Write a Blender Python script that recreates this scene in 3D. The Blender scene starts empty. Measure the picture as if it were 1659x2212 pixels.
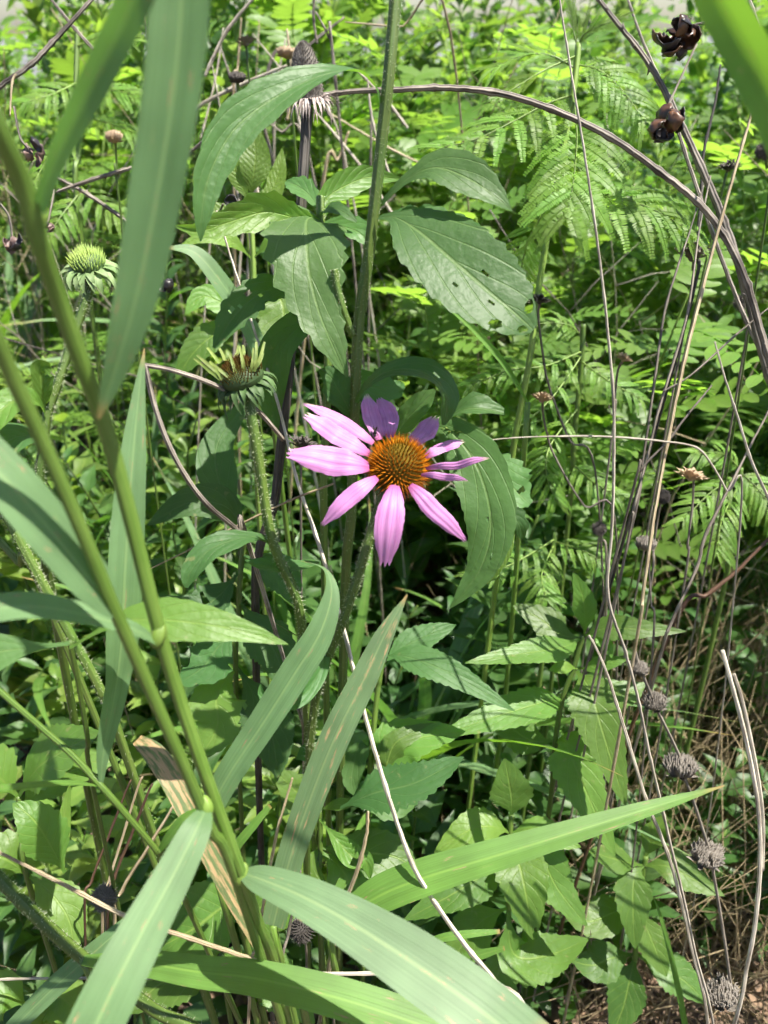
import bpy, math, random
from mathutils import Vector, Matrix, noise
R = random.Random(7)
rad = math.radians
sc = bpy.context.scene
COL = sc.collection

# ------------------------------------------------------------------ camera, sky, sun, exposure
PITCH = rad(32.0)
VFOV = rad(67.0)
CAM = Vector((0.0, 0.0, 0.95))
cd = bpy.data.cameras.new('camera')
cam = bpy.data.objects.new('camera', cd); COL.objects.link(cam); sc.camera = cam
cam.location = CAM; cam.rotation_euler = (rad(90) - PITCH, 0, 0)
cd.sensor_fit = 'VERTICAL'; cd.sensor_height = 7.0
cd.lens = 3.5 / math.tan(VFOV / 2)
cd.clip_start = 0.01; cd.clip_end = 2000
cd.dof.use_dof = True; cd.dof.focus_distance = 0.49; cd.dof.aperture_fstop = 1.75

SUN_EL, SUN_AZ = rad(68), rad(98)          # azimuth clockwise from +Y (the way the camera looks)
sun_dir = Vector((math.sin(SUN_AZ) * math.cos(SUN_EL), math.cos(SUN_AZ) * math.cos(SUN_EL), math.sin(SUN_EL)))
w = bpy.data.worlds.new('World'); sc.world = w; w.use_nodes = True
nt = w.node_tree
sky = nt.nodes.new('ShaderNodeTexSky'); sky.sky_type = 'NISHITA'; sky.sun_disc = False
sky.sun_elevation = SUN_EL; sky.sun_rotation = SUN_AZ
nt.links.new(sky.outputs[0], nt.nodes['Background'].inputs[0])
nt.nodes['Background'].inputs[1].default_value = 0.074
sl = bpy.data.lights.new('sun', 'SUN'); sl.energy = 5.0; sl.angle = rad(0.53); sl.color = (1.0, 0.95, 0.85)
so = bpy.data.objects.new('sun', sl); COL.objects.link(so)
so.rotation_euler = sun_dir.to_track_quat('Z', 'Y').to_euler(); so.location = (0, 0, 5)
sc.view_settings.view_transform = 'Standard'; sc.view_settings.look = 'None'
sc.view_settings.exposure = 1.25; sc.view_settings.gamma = 1.0
sc.cycles.max_bounces = 4; sc.cycles.diffuse_bounces = 2; sc.cycles.transmission_bounces = 2
sc.cycles.use_adaptive_sampling = True; sc.cycles.adaptive_threshold = 0.05; sc.cycles.adaptive_min_samples = 12
sc.cycles.glossy_bounces = 2; sc.cycles.sample_clamp_indirect = 6.0
sc.cycles.use_denoising = True; sc.cycles.caustics_reflective = False; sc.cycles.caustics_refractive = False

# ------------------------------------------------------------------ helpers
K = math.tan(VFOV / 2) / 1106.0             # one picture unit (1659 x 2212 grid) at one metre
FWD = Vector((0, math.cos(PITCH), -math.sin(PITCH)))
UPV = Vector((0, math.sin(PITCH), math.cos(PITCH)))
RGT = Vector((1, 0, 0))
UP = Vector((0, 0, 1))

def P(px, py, d):
    return CAM + d * (FWD + (px - 829.5) * K * RGT + (1106 - py) * K * UPV)

def lin(r, g, b):
    f = lambda c: (c / 12.92 if c <= 0.04045 else ((c + 0.055) / 1.055) ** 2.4)
    return (f(r / 255), f(g / 255), f(b / 255), 1.0)

def spline(pts, n):
    """Catmull-Rom through vectors (any length tuples), n samples"""
    m = len(pts)
    out = []
    for i in range(n):
        t = i / (n - 1) * (m - 1)
        k = min(int(t), m - 2); f = t - k
        p0 = pts[max(k - 1, 0)]; p1 = pts[k]; p2 = pts[k + 1]; p3 = pts[min(k + 2, m - 1)]
        out.append([0.5 * ((2 * b) + (-a + c) * f + (2 * a - 5 * b + 4 * c - d) * f * f + (-a + 3 * b - 3 * c + d) * f ** 3)
                    for a, b, c, d in zip(p0, p1, p2, p3)])
    return out

def interp(vals, t):
    x = t * (len(vals) - 1); k = min(int(x), len(vals) - 2); f = x - k
    return vals[k] * (1 - f) + vals[k + 1] * f

class MB:
    def __init__(s): s.v = []; s.f = []; s.uv = []; s.c = None
    def add(s, co, uv=(0, 0)): s.v.append(tuple(co)); s.uv.append(uv); return len(s.v) - 1
    def tube(s, pts, radii, sides=7, cap=True, lump=0.0, rr=R):
        """pts: vectors; radii: list"""
        n = len(pts); pts = [Vector(p) for p in pts]
        T = [(pts[min(i + 1, n - 1)] - pts[max(i - 1, 0)]).normalized() for i in range(n)]
        ref = Vector((0, 0, 1)) if abs(T[0].z) < 0.9 else Vector((1, 0, 0))
        N = (ref - ref.dot(T[0]) * T[0]).normalized()
        rows = []; L = 0.0
        for i in range(n):
            if i: L += (pts[i] - pts[i - 1]).length
            N = (N - N.dot(T[i]) * T[i]).normalized(); B = T[i].cross(N)
            r = radii[i] * (1 + lump * (rr.random() - .5))
            rows.append([s.add(pts[i] + r * (math.cos(a) * N + math.sin(a) * B), (j / sides, L * 20))
                         for j, a in enumerate([2 * math.pi * j / sides for j in range(sides + 1)])])
        for i in range(n - 1):
            for j in range(sides):
                s.f.append((rows[i][j], rows[i][j + 1], rows[i + 1][j + 1], rows[i + 1][j]))
        if cap:
            s.f.append(tuple(rows[0][:sides][::-1])); s.f.append(tuple(rows[-1][:sides]))
    def spike(s, a, b, r, sides=4, uv=(0, 0)):
        a = Vector(a); b = Vector(b); T = (b - a).normalized()
        ref = Vector((0, 0, 1)) if abs(T.z) < 0.9 else Vector((1, 0, 0))
        N = (ref - ref.dot(T) * T).normalized(); B = T.cross(N)
        ring = [s.add(a + r * (math.cos(q) * N + math.sin(q) * B), uv) for q in [2 * math.pi * j / sides for j in range(sides)]]
        t = s.add(b, (uv[0], 1))
        for j in range(sides): s.f.append((ring[j], ring[(j + 1) % sides], t))
    def ellip(s, c, A, rx, rh, nu=14, nv=8, v0=0.0, v1=1.0):
        """dome: polar from the axis tip (v=0) to v1*pi"""
        c = Vector(c); A = Vector(A).normalized()
        U = A.orthogonal().normalized(); V = A.cross(U)
        rows = []
        for i in range(nv + 1):
            th = math.pi * (v0 + (v1 - v0) * i / nv)
            rows.append([s.add(c + A * rh * math.cos(th) + rx * math.sin(th) * (U * math.cos(p) + V * math.sin(p)), (j / nu, i / nv))
                         for j, p in enumerate([2 * math.pi * j / nu for j in range(nu + 1)])])
        for i in range(nv):
            for j in range(nu):
                s.f.append((rows[i][j], rows[i][j + 1], rows[i + 1][j + 1], rows[i + 1][j]))
    def sheet(s, pts, halfw, normals, nW=4, fold=0.2, teeth=0, tooth=0.12, wav=0.0, wavn=3, holes=(), rr=R, vmap=None, edge=None):
        """leaf blade along pts with half widths; fold lifts both halves; teeth saw the margin"""
        n = len(pts); rows = []
        ph = rr.random() * 6.28
        for i in range(n):
            u = i / (n - 1)
            T = (pts[min(i + 1, n - 1)] - pts[max(i - 1, 0)]).normalized()
            Nn = (normals[i] - normals[i].dot(T) * T).normalized(); S = T.cross(Nn)
            row = []
            for j in range(nW + 1):
                v = -1 + 2 * j / nW
                hw = halfw[i]; sh = 0.0
                if teeth and (j == 0 or j == nW):
                    q = (u * teeth + (0.37 if j else 0)) % 1.0
                    hw *= 1 + tooth * (q if q < 0.75 else (1 - q) * 3) * 1.4 - tooth * .4
                    if edge: hw *= edge(u, j)
                lift = fold * abs(v) * hw + wav * hw * math.sin(u * wavn * 6.28 + ph + v * 1.3) * abs(v)
                row.append(s.add(pts[i] + S * (v * hw) + Nn * lift + T * sh, (v * .5 + .5, u)))
            rows.append(row)
        for i in range(n - 1):
            for j in range(nW):
                if holes:
                    u = (i + .5) / (n - 1); v = -1 + 2 * (j + .5) / nW
                    if any((u - a) ** 2 / (ru * ru) + (v - b) ** 2 / (rv * rv) < 1 + .6 * noise.noise(Vector((u * 90, v * 14, 1))) for a, b, ru, rv in holes): continue
                s.f.append((rows[i][j], rows[i][j + 1], rows[i + 1][j + 1], rows[i + 1][j]))
    def mesh(s, name, off=Vector((0, 0, 0)), smooth=True):
        me = bpy.data.meshes.new(name)
        me.from_pydata([(x - off[0], y - off[1], z - off[2]) for x, y, z in s.v], [], s.f)
        uvl = me.uv_layers.new(name='UVMap')
        li = [0] * len(me.loops); me.loops.foreach_get('vertex_index', li)
        flat = []
        for i in li: flat += s.uv[i]
        uvl.data.foreach_set('uv', flat)
        if s.c:
            ca = me.color_attributes.new('Col', 'FLOAT_COLOR', 'POINT')
            fl = []
            for c in s.c: fl += [c[0], c[1], c[2], 1.0]
            ca.data.foreach_set('color', fl)
        if smooth: me.polygons.foreach_set('use_smooth', [True] * len(me.polygons))
        me.update()
        return me

def tag(o, label=None, cat=None, group=None, kind=None):
    if label: o['label'] = label
    if cat: o['category'] = cat
    if group: o['group'] = group
    if kind: o['kind'] = kind
    return o

def empty(name, loc, label, cat, group=None):
    o = bpy.data.objects.new(name, None); COL.objects.link(o); o.location = loc; o.empty_display_size = .01
    return tag(o, label, cat, group)

def wloc(o):
    l = o.location.copy(); p = o.parent
    while p: l += p.location; p = p.parent
    return l

def part(name, mb, mat, parent=None, kind=None, smooth=True):
    off = wloc(parent) if parent else Vector((0, 0, 0))
    me = mb.mesh(name, off, smooth); me.materials.append(mat)
    o = bpy.data.objects.new(name, me); COL.objects.link(o)
    if parent: o.parent = parent
    if kind: o['kind'] = kind
    return o

def solo(name, mb, mat, label, cat, group=None, kind=None, base=None):
    """a thing that is one mesh, origin at its base"""
    b = Vector(base) if base is not None else Vector((0, 0, 0))
    me = mb.mesh(name, b); me.materials.append(mat)
    o = bpy.data.objects.new(name, me); COL.objects.link(o); o.location = b
    return tag(o, label, cat, group, kind)

# ------------------------------------------------------------------ materials
def newmat(name):
    m = bpy.data.materials.new(name); m.use_nodes = True
    t = m.node_tree; t.nodes.clear()
    return m, t
class NB:
    """tiny node helper"""
    def __init__(s, t): s.t = t
    def n(s, typ, **kw):
        x = s.t.nodes.new('ShaderNode' + typ)
        for k, v in kw.items():
            if k.startswith('i_'):
                x.inputs[int(k[2:])].default_value = v
            else: setattr(x, k, v)
        return x
    def l(s, a, b): s.t.links.new(a, b)
    def math(s, op, a, b=None, c=None, clamp=False):
        x = s.t.nodes.new('ShaderNodeMath'); x.operation = op; x.use_clamp = clamp
        for i, q in enumerate((a, b, c)):
            if q is None: continue
            if isinstance(q, (int, float)): x.inputs[i].default_value = q
            else: s.l(q, x.inputs[i])
        return x.outputs[0]
    def mix(s, fac, a, b, blend='MIX'):
        x = s.t.nodes.new('ShaderNodeMix'); x.data_type = 'RGBA'; x.blend_type = blend
        for sock, q in ((x.inputs[0], fac), (x.inputs[6], a), (x.inputs[7], b)):
            if isinstance(q, (int, float)): sock.default_value = q
            elif isinstance(q, tuple): sock.default_value = q
            else: s.l(q, sock)
        return x.outputs[2]
    def ramp(s, fac, lo, hi):
        x = s.t.nodes.new('ShaderNodeMapRange'); x.interpolation_type = 'SMOOTHSTEP'
        s.l(fac, x.inputs[0]); x.inputs[1].default_value = lo; x.inputs[2].default_value = hi
        return x.outputs[0]

def leaf_mat(name, base, trans, rough=0.42, tf=0.42, veins=9, vein_s=0.35, rug=0.25, vary=0.35, spots=0.0, spec=0.45, bulge=.35, plain=False):
    m, t = newmat(name); b = NB(t)
    out = b.n('OutputMaterial')
    uv = b.n('UVMap'); sep = b.n('SeparateXYZ'); b.l(uv.outputs[0], sep.inputs[0])
    ax = b.math('ABSOLUTE', b.math('SUBTRACT', sep.outputs[0], 0.5))
    mid = b.math('SUBTRACT', 1.0, b.ramp(ax, 0.008, 0.034))
    s = b.math('SUBTRACT', b.math('MULTIPLY', sep.outputs[1], float(veins)), b.math('MULTIPLY', ax, 4.2))
    fr = b.math('ABSOLUTE', b.math('SUBTRACT', b.math('FRACT', s), 0.5))
    side = b.math('MULTIPLY', b.ramp(fr, 0.43, 0.49), 0.6)
    vein = b.math('MAXIMUM', mid, side)
    tc = b.n('TexCoord')
    nz = b.n('TexNoise'); b.l(tc.outputs['Object'], nz.inputs['Vector']); nz.inputs['Scale'].default_value = 55; nz.inputs['Detail'].default_value = 4
    nz2 = b.n('TexNoise'); b.l(tc.outputs['Object'], nz2.inputs['Vector']); nz2.inputs['Scale'].default_value = 420; nz2.inputs['Detail'].default_value = 2
    oi = b.n('ObjectInfo')
    val = b.math('MULTIPLY_ADD', nz.outputs[0], vary, 1 - vary * .5)
    val = b.math('MULTIPLY', val, b.math('MULTIPLY_ADD', oi.outputs['Random'], 0.55, 0.72))
    yel = b.math('MULTIPLY', b.math('FRACT', b.math('MULTIPLY', oi.outputs['Random'], 17.0)), 0.5)
    hs = b.n('HueSaturation'); hs.inputs['Color'].default_value = base
    b.l(val, hs.inputs['Value']); b.l(b.math('MULTIPLY_ADD', yel, -0.05, 0.512), hs.inputs['Hue'])
    col = b.mix(b.math('MULTIPLY', vein, vein_s), hs.outputs[0], (min(base[0] * 2.6 + .03, 1), min(base[1] * 1.9 + .04, 1), base[2] * 2 + .015, 1))
    if spots:
        sp = b.n('TexNoise'); b.l(tc.outputs['Object'], sp.inputs['Vector']); sp.inputs['Scale'].default_value = 160; sp.inputs['Detail'].default_value = 3
        col = b.mix(b.math('MULTIPLY', b.ramp(sp.outputs[0], .66, .74), spots), col, lin(150, 140, 95))
    if not plain: bh = b.math('ADD', b.math('MULTIPLY', vein, -0.7), b.math('MULTIPLY', nz2.outputs[0], rug * 2))
    else: nz.inputs['Detail'].default_value = 1; bh = b.math('MULTIPLY', vein, -0.7)
    # the blade bulges between the side veins
    bh = b.math('ADD', bh, b.math('MULTIPLY', b.math('COSINE', b.math('MULTIPLY', fr, 6.28)), bulge * rug * 4))
    nz3 = b.n('TexNoise'); b.l(tc.outputs['Object'], nz3.inputs['Vector']); nz3.inputs['Scale'].default_value = 130; nz3.inputs['Detail'].default_value = 3
    if not plain: bh = b.math('ADD', bh, b.math('MULTIPLY', nz3.outputs[0], 1.6))
    bump = b.n('Bump'); bump.inputs['Strength'].default_value = 0.6; bump.inputs['Distance'].default_value = 0.0008
    b.l(bh, bump.inputs['Height'])
    pb = b.n('BsdfPrincipled'); b.l(col, pb.inputs['Base Color']); pb.inputs['Roughness'].default_value = rough
    pb.inputs['Specular IOR Level'].default_value = spec
    if not plain: b.l(bump.outputs[0], pb.inputs['Normal'])
    tr = b.n('BsdfTranslucent'); ht = b.n('HueSaturation'); ht.inputs['Color'].default_value = trans; b.l(val, ht.inputs['Value'])
    b.l(b.mix(b.math('MULTIPLY', vein, .35), ht.outputs[0], (trans[0] * .5, trans[1] * .5, trans[2] * .4, 1)), tr.inputs[0])
    mx = b.n('MixShader'); mx.inputs[0].default_value = tf
    b.l(pb.outputs[0], mx.inputs[1]); b.l(tr.outputs[0], mx.inputs[2]); b.l(mx.outputs[0], out.inputs[0])
    return m

def grass_mat(name, base, trans, rough=0.5, tf=0.3, damage=0.0, spec=.4):
    m, t = newmat(name); b = NB(t); out = b.n('OutputMaterial')
    uv = b.n('UVMap'); mp = b.n('Mapping'); mp.inputs['Scale'].default_value = (30, 1.4, 1); b.l(uv.outputs[0], mp.inputs[0])
    st = b.n('TexNoise'); b.l(mp.outputs[0], st.inputs['Vector']); st.inputs['Scale'].default_value = 1.0; st.inputs['Detail'].default_value = 2
    sep = b.n('SeparateXYZ'); b.l(uv.outputs[0], sep.inputs[0])
    ax = b.math('ABSOLUTE', b.math('SUBTRACT', sep.outputs[0], 0.5))
    mid = b.math('SUBTRACT', 1.0, b.ramp(ax, 0.01, 0.05))
    oi = b.n('ObjectInfo'); tc = b.n('TexCoord')
    nz = b.n('TexNoise'); b.l(tc.outputs['Object'], nz.inputs['Vector']); nz.inputs['Scale'].default_value = 40; nz.inputs['Detail'].default_value = 3
    val = b.math('MULTIPLY_ADD', st.outputs[0], 1.1, 0.45)
    val = b.math('MULTIPLY', val, b.math('MULTIPLY_ADD', nz.outputs[0], 0.8, 0.6))
    tipb = b.math('MULTIPLY', b.ramp(b.math('ADD', sep.outputs[1], b.math('MULTIPLY', nz.outputs[0], .12)), .98, 1.06), .9)
    hs = b.n('HueSaturation'); hs.inputs['Color'].default_value = base; b.l(val, hs.inputs['Value'])
    col = b.mix(b.math('MULTIPLY', mid, 0.6), hs.outputs[0], (base[0] * 2, base[1] * 1.7, base[2] * 1.6, 1))
    # yellowish flecks every blade has
    fl = b.n('TexNoise'); m3 = b.n('Mapping'); m3.inputs['Scale'].default_value = (14, 7, 1); b.l(uv.outputs[0], m3.inputs[0]); b.l(m3.outputs[0], fl.inputs['Vector']); fl.inputs['Scale'].default_value = 1.6
    fl.inputs['Detail'].default_value = 4
    col = b.mix(b.math('MULTIPLY', b.ramp(fl.outputs[0], .68, .76), .35), col, lin(170, 172, 106))
    col = b.mix(tipb, col, lin(165, 130, 84))
    tcol = trans
    if damage:
        dn = b.n('TexNoise'); m2 = b.n('Mapping'); m2.inputs['Scale'].default_value = (5, 5, 1); b.l(uv.outputs[0], m2.inputs[0]); b.l(m2.outputs[0], dn.inputs['Vector'])
        dn.inputs['Scale'].default_value = 1.3; dn.inputs['Detail'].default_value = 7; dn.inputs['Roughness'].default_value = .7
        dm = b.ramp(dn.outputs[0], .62 - damage * .2, .66 - damage * .16)
        dc = b.mix(st.outputs[0], lin(140, 96, 60), lin(205, 185, 140))
        col = b.mix(dm, col, dc)
    bump = b.n('Bump'); bump.inputs['Strength'].default_value = 0.35; bump.inputs['Distance'].default_value = 0.0004; b.l(st.outputs[0], bump.inputs['Height'])
    pb = b.n('BsdfPrincipled'); b.l(col, pb.inputs['Base Color']); pb.inputs['Roughness'].default_value = rough
    pb.inputs['Specular IOR Level'].default_value = spec; b.l(bump.outputs[0], pb.inputs['Normal'])
    tr = b.n('BsdfTranslucent'); tr.inputs[0].default_value = tcol
    if damage: b.l(b.mix(dm, tcol, (.2, .12, .05, 1)), tr.inputs[0])
    mx = b.n('MixShader'); mx.inputs[0].default_value = tf
    b.l(pb.outputs[0], mx.inputs[1]); b.l(tr.outputs[0], mx.inputs[2]); b.l(mx.outputs[0], out.inputs[0])
    return m

def stem_mat(name, c1, c2, rough=.6, ridges=5, ridge_s=.5, blotch=14.0, lichen=None):
    m, t = newmat(name); b = NB(t); out = b.n('OutputMaterial')
    uv = b.n('UVMap'); sep = b.n('SeparateXYZ'); b.l(uv.outputs[0], sep.inputs[0])
    mp = b.n('Mapping'); mp.inputs['Scale'].default_value = (ridges * 2.0, 1.2, 1); b.l(uv.outputs[0], mp.inputs[0])
    st = b.n('TexNoise'); b.l(mp.outputs[0], st.inputs['Vector']); st.inputs['Scale'].default_value = 1.0; st.inputs['Detail'].default_value = 4
    tc = b.n('TexCoord'); nz = b.n('TexNoise'); b.l(tc.outputs['Object'], nz.inputs['Vector']); nz.inputs['Scale'].default_value = blotch * 5; nz.inputs['Detail'].default_value = 5
    oi = b.n('ObjectInfo')
    f = b.ramp(b.math('ADD', b.math('MULTIPLY', st.outputs[0], .55), b.math('MULTIPLY', nz.outputs[0], .45)), .36, .62)
    col = b.mix(f, c1, c2)
    hs = b.n('HueSaturation'); b.l(col, hs.inputs['Color']); b.l(b.math('MULTIPLY_ADD', oi.outputs['Random'], 0.5, 0.75), hs.inputs['Value'])
    col = hs.outputs[0]
    if lichen:
        n3 = b.n('TexNoise'); b.l(tc.outputs['Object'], n3.inputs['Vector']); n3.inputs['Scale'].default_value = 600
        col = b.mix(b.ramp(n3.outputs[0], .6, .68), col, lichen)
    rg = b.math('SINE', b.math('MULTIPLY', sep.outputs[0], 6.2832 * ridges))
    bh = b.math('ADD', b.math('MULTIPLY', rg, ridge_s), b.math('MULTIPLY', st.outputs[0], 1.0))
    bump = b.n('Bump'); bump.inputs['Strength'].default_value = .6; bump.inputs['Distance'].default_value = .0005; b.l(bh, bump.inputs['Height'])
    pb = b.n('BsdfPrincipled'); b.l(col, pb.inputs['Base Color']); pb.inputs['Roughness'].default_value = rough; b.l(bump.outputs[0], pb.inputs['Normal'])
    b.l(pb.outputs[0], out.inputs[0])
    return m

def col_mat(name, rough=.55, trans=0.0):
    m, t = newmat(name); b = NB(t); out = b.n('OutputMaterial')
    at = b.n('VertexColor'); at.layer_name = 'Col'
    pb = b.n('BsdfPrincipled'); b.l(at.outputs[0], pb.inputs['Base Color']); pb.inputs['Roughness'].default_value = rough; pb.inputs['Specular IOR Level'].default_value = .08
    if trans:
        tr = b.n('BsdfTranslucent'); b.l(at.outputs[0], tr.inputs[0]); mx = b.n('MixShader'); mx.inputs[0].default_value = trans
        b.l(pb.outputs[0], mx.inputs[1]); b.l(tr.outputs[0], mx.inputs[2]); b.l(mx.outputs[0], out.inputs[0])
    else: b.l(pb.outputs[0], out.inputs[0])
    return m

def plain_mat(name, c1, c2, rough=.6, scale=60, tf=0.0, spec=.5):
    m, t = newmat(name); b = NB(t); out = b.n('OutputMaterial')
    tc = b.n('TexCoord'); nz = b.n('TexNoise'); b.l(tc.outputs['Object'], nz.inputs['Vector']); nz.inputs['Scale'].default_value = scale; nz.inputs['Detail'].default_value = 5
    oi = b.n('ObjectInfo')
    hs = b.n('HueSaturation'); b.l(b.mix(b.ramp(nz.outputs[0], .35, .65), c1, c2), hs.inputs['Color']); b.l(b.math('MULTIPLY_ADD', oi.outputs['Random'], 0.5, 0.75), hs.inputs['Value'])
    pb = b.n('BsdfPrincipled'); b.l(hs.outputs[0], pb.inputs['Base Color']); pb.inputs['Roughness'].default_value = rough; pb.inputs['Specular IOR Level'].default_value = spec
    bump = b.n('Bump'); bump.inputs['Strength'].default_value = .4; bump.inputs['Distance'].default_value = .0006; b.l(nz.outputs[0], bump.inputs['Height']); b.l(bump.outputs[0], pb.inputs['Normal'])
    if tf:
        tr = b.n('BsdfTranslucent'); b.l(hs.outputs[0], tr.inputs[0]); mx = b.n('MixShader'); mx.inputs[0].default_value = tf
        b.l(pb.outputs[0], mx.inputs[1]); b.l(tr.outputs[0], mx.inputs[2]); b.l(mx.outputs[0], out.inputs[0])
    else: b.l(pb.outputs[0], out.inputs[0])
    return m

def petal_mat():
    m, t = newmat('petal_pink'); b = NB(t); out = b.n('OutputMaterial')
    uv = b.n('UVMap'); sep = b.n('SeparateXYZ'); b.l(uv.outputs[0], sep.inputs[0])
    mp = b.n('Mapping'); mp.inputs['Scale'].default_value = (30, 1.2, 1); b.l(uv.outputs[0], mp.inputs[0])
    st = b.n('TexNoise'); b.l(mp.outputs[0], st.inputs['Vector']); st.inputs['Scale'].default_value = 1.0; st.inputs['Detail'].default_value = 3
    y = sep.outputs[1]
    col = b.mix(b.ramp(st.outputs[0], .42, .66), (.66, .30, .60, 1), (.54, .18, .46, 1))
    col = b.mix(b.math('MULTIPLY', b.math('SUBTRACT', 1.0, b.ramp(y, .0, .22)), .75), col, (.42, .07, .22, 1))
    oi = b.n('ObjectInfo')
    tipn = b.math('MULTIPLY', b.ramp(y, .86, .98), b.ramp(b.math('ADD', sep.outputs[0], b.math('MULTIPLY', b.math('SUBTRACT', oi.outputs['Random'], .5), 1.2)), .45, .75))
    col = b.mix(b.math('MULTIPLY', tipn, .7), col, (.62, .60, .30, 1))
    bump = b.n('Bump'); bump.inputs['Strength'].default_value = .3; bump.inputs['Distance'].default_value = .0005; b.l(st.outputs[0], bump.inputs['Height'])
    pb = b.n('BsdfPrincipled'); b.l(col, pb.inputs['Base Color']); pb.inputs['Roughness'].default_value = .5; pb.inputs['Specular IOR Level'].default_value = .3; b.l(bump.outputs[0], pb.inputs['Normal'])
    tr = b.n('BsdfTranslucent'); b.l(col, tr.inputs[0]); mx = b.n('MixShader'); mx.inputs[0].default_value = .3
    b.l(pb.outputs[0], mx.inputs[1]); b.l(tr.outputs[0], mx.inputs[2]); b.l(mx.outputs[0], out.inputs[0])
    return m

M = {}
M['cone_leaf'] = leaf_mat('coneflower_leaf', (.060, .135, .040, 1), (.18, .40, .03, 1), rough=.5, spec=.3, tf=.36, veins=5, vein_s=.3, rug=.22, spots=.35, bulge=.12)
M['tall_leaf'] = leaf_mat('tall_plant_leaf', (.084, .172, .052, 1), (.23, .48, .035, 1), rough=.47, spec=.36, tf=.36, veins=4, vein_s=.38, rug=.2, bulge=.10)
M['young_leaf'] = leaf_mat('young_leaf', bulge=.12, base= (.125, .24, .042, 1), trans=(.32, .58, .05, 1), rough=.45, tf=.45, veins=9, vein_s=.4, rug=.3)
M['balm_leaf'] = leaf_mat('balm_leaf', bulge=.08, base= (.098, .195, .036, 1), trans=(.26, .52, .03, 1), rough=.45, tf=.40, veins=7, vein_s=.45, rug=.18, spots=.45)
M['rugose_leaf'] = leaf_mat('rugose_leaf', (.14, .25, .04, 1), (.36, .56, .05, 1), rough=.45, tf=.45, veins=14, vein_s=.2, rug=.7, bulge=.06)
M['low_leaf'] = leaf_mat('low_leaf', bulge=.1, base= (.055, .122, .030, 1), trans=(.15, .34, .03, 1), rough=.45, tf=.42, veins=6, vein_s=.3, rug=.2, plain=True)
M['legume_leaf'] = leaf_mat('legume_leaf', (.125, .22, .045, 1), (.34, .58, .06, 1), rough=.45, tf=.48, veins=3, vein_s=.1, rug=.1, plain=True)
M['fern_leaf'] = leaf_mat('bundleflower_leaf', (.16, .29, .05, 1), (.42, .70, .06, 1), rough=.5, tf=.45, veins=2, vein_s=.05, rug=.05, plain=True)
M['herb_young'] = leaf_mat('herb_young', (.145, .235, .048, 1), (.36, .56, .06, 1), rough=.42, tf=.45, veins=8, plain=True)
M['herb_balm'] = leaf_mat('herb_balm', (.060, .132, .034, 1), (.16, .37, .035, 1), rough=.45, tf=.40, veins=7, plain=True)
M['herb_dark'] = leaf_mat('herb_dark', (.050, .115, .034, 1), (.14, .34, .03, 1), rough=.46, tf=.36, veins=6, plain=True)
M['herb_yellow'] = leaf_mat('herb_yellow', (.15, .235, .065, 1), (.32, .48, .09, 1), rough=.45, tf=.45, veins=12, plain=True)
M['yellow_leaf'] = leaf_mat('yellow_leaf', (.40, .36, .04, 1), (.5, .45, .05, 1), tf=.4, veins=7)
M['grass'] = grass_mat('grass_blade', (.135, .235, .10, 1), (.20, .46, .06, 1), tf=.34, damage=.035)
M['grass_green'] = grass_mat('grass_blade_green', (.115, .235, .045, 1), (.28, .56, .04, 1), tf=.40, damage=.02)
M['grass_worn'] = grass_mat('grass_blade_worn', (.125, .20, .09, 1), (.18, .36, .06, 1), tf=.30, damage=.24)
M['grass_flecked'] = grass_mat('grass_blade_flecked', (.13, .215, .10, 1), (.18, .40, .06, 1), tf=.30, damage=.03)
M['grass_brown'] = grass_mat('grass_blade_browned', (.11, .155, .06, 1), (.22, .26, .05, 1), tf=.28, damage=.75)
M['grass_stem'] = stem_mat('grass_stem', (.085, .165, .022, 1), (.12, .20, .035, 1), rough=.38, ridges=9, ridge_s=.15)
M['green_stem'] = stem_mat('green_stem', (.06, .115, .018, 1), (.10, .16, .025, 1), rough=.5, ridges=5, ridge_s=.3)
M['tall_stem'] = stem_mat('tall_stem', (.085, .16, .025, 1), (.12, .175, .035, 1), rough=.5, ridges=6, ridge_s=.4, blotch=8)
M['lime_stem'] = stem_mat('lime_stem', (.13, .22, .03, 1), (.18, .27, .05, 1), rough=.5, ridges=5, ridge_s=.3)
M['hair'] = plain_mat('stem_hair', (.50, .58, .34, 1), (.62, .66, .46, 1), tf=.3)
M['dead_stem'] = stem_mat('dead_stem', (.018, .015, .012, 1), (.065, .055, .045, 1), rough=.65, ridges=9, ridge_s=.6)
M['bark'] = stem_mat('brown_branch', (.055, .042, .034, 1), (.34, .29, .24, 1), rough=.65, ridges=6, ridge_s=.9)
M['tan'] = stem_mat('tan_stalk', (.24, .175, .10, 1), (.50, .41, .26, 1), rough=.55, ridges=6, ridge_s=.5)
M['grey_tan'] = stem_mat('weathered_stalk', (.20, .165, .125, 1), (.56, .50, .40, 1), rough=.6, ridges=5, ridge_s=.3)
M['grey_dark'] = stem_mat('dark_grey_stalk', (.085, .07, .055, 1), (.27, .23, .185, 1), rough=.6, ridges=5, ridge_s=.4)
M['red_brown'] = stem_mat('red_brown_stalk', (.055, .026, .016, 1), (.13, .07, .04, 1), rough=.6, ridges=6, ridge_s=.5)
M['petal'] = petal_mat()
M['col'] = col_mat('floret_colours', .85, .15)
M['bract'] = plain_mat('bract_green', (.05, .10, .025, 1), (.09, .16, .05, 1), tf=.25)
M['pale_ray'] = plain_mat('pale_ray', (.17, .25, .05, 1), (.29, .36, .09, 1), tf=.35, scale=200)
M['dry_ray'] = plain_mat('dry_ray', (.20, .15, .13, 1), (.46, .39, .36, 1), scale=300)
M['seed_head'] = plain_mat('seed_head', (.075, .064, .053, 1), (.24, .212, .18, 1), scale=350, rough=.75)
M['seed_dark'] = plain_mat('seed_head_dark', (.03, .025, .022, 1), (.10, .085, .075, 1), scale=350, rough=.75)
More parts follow.
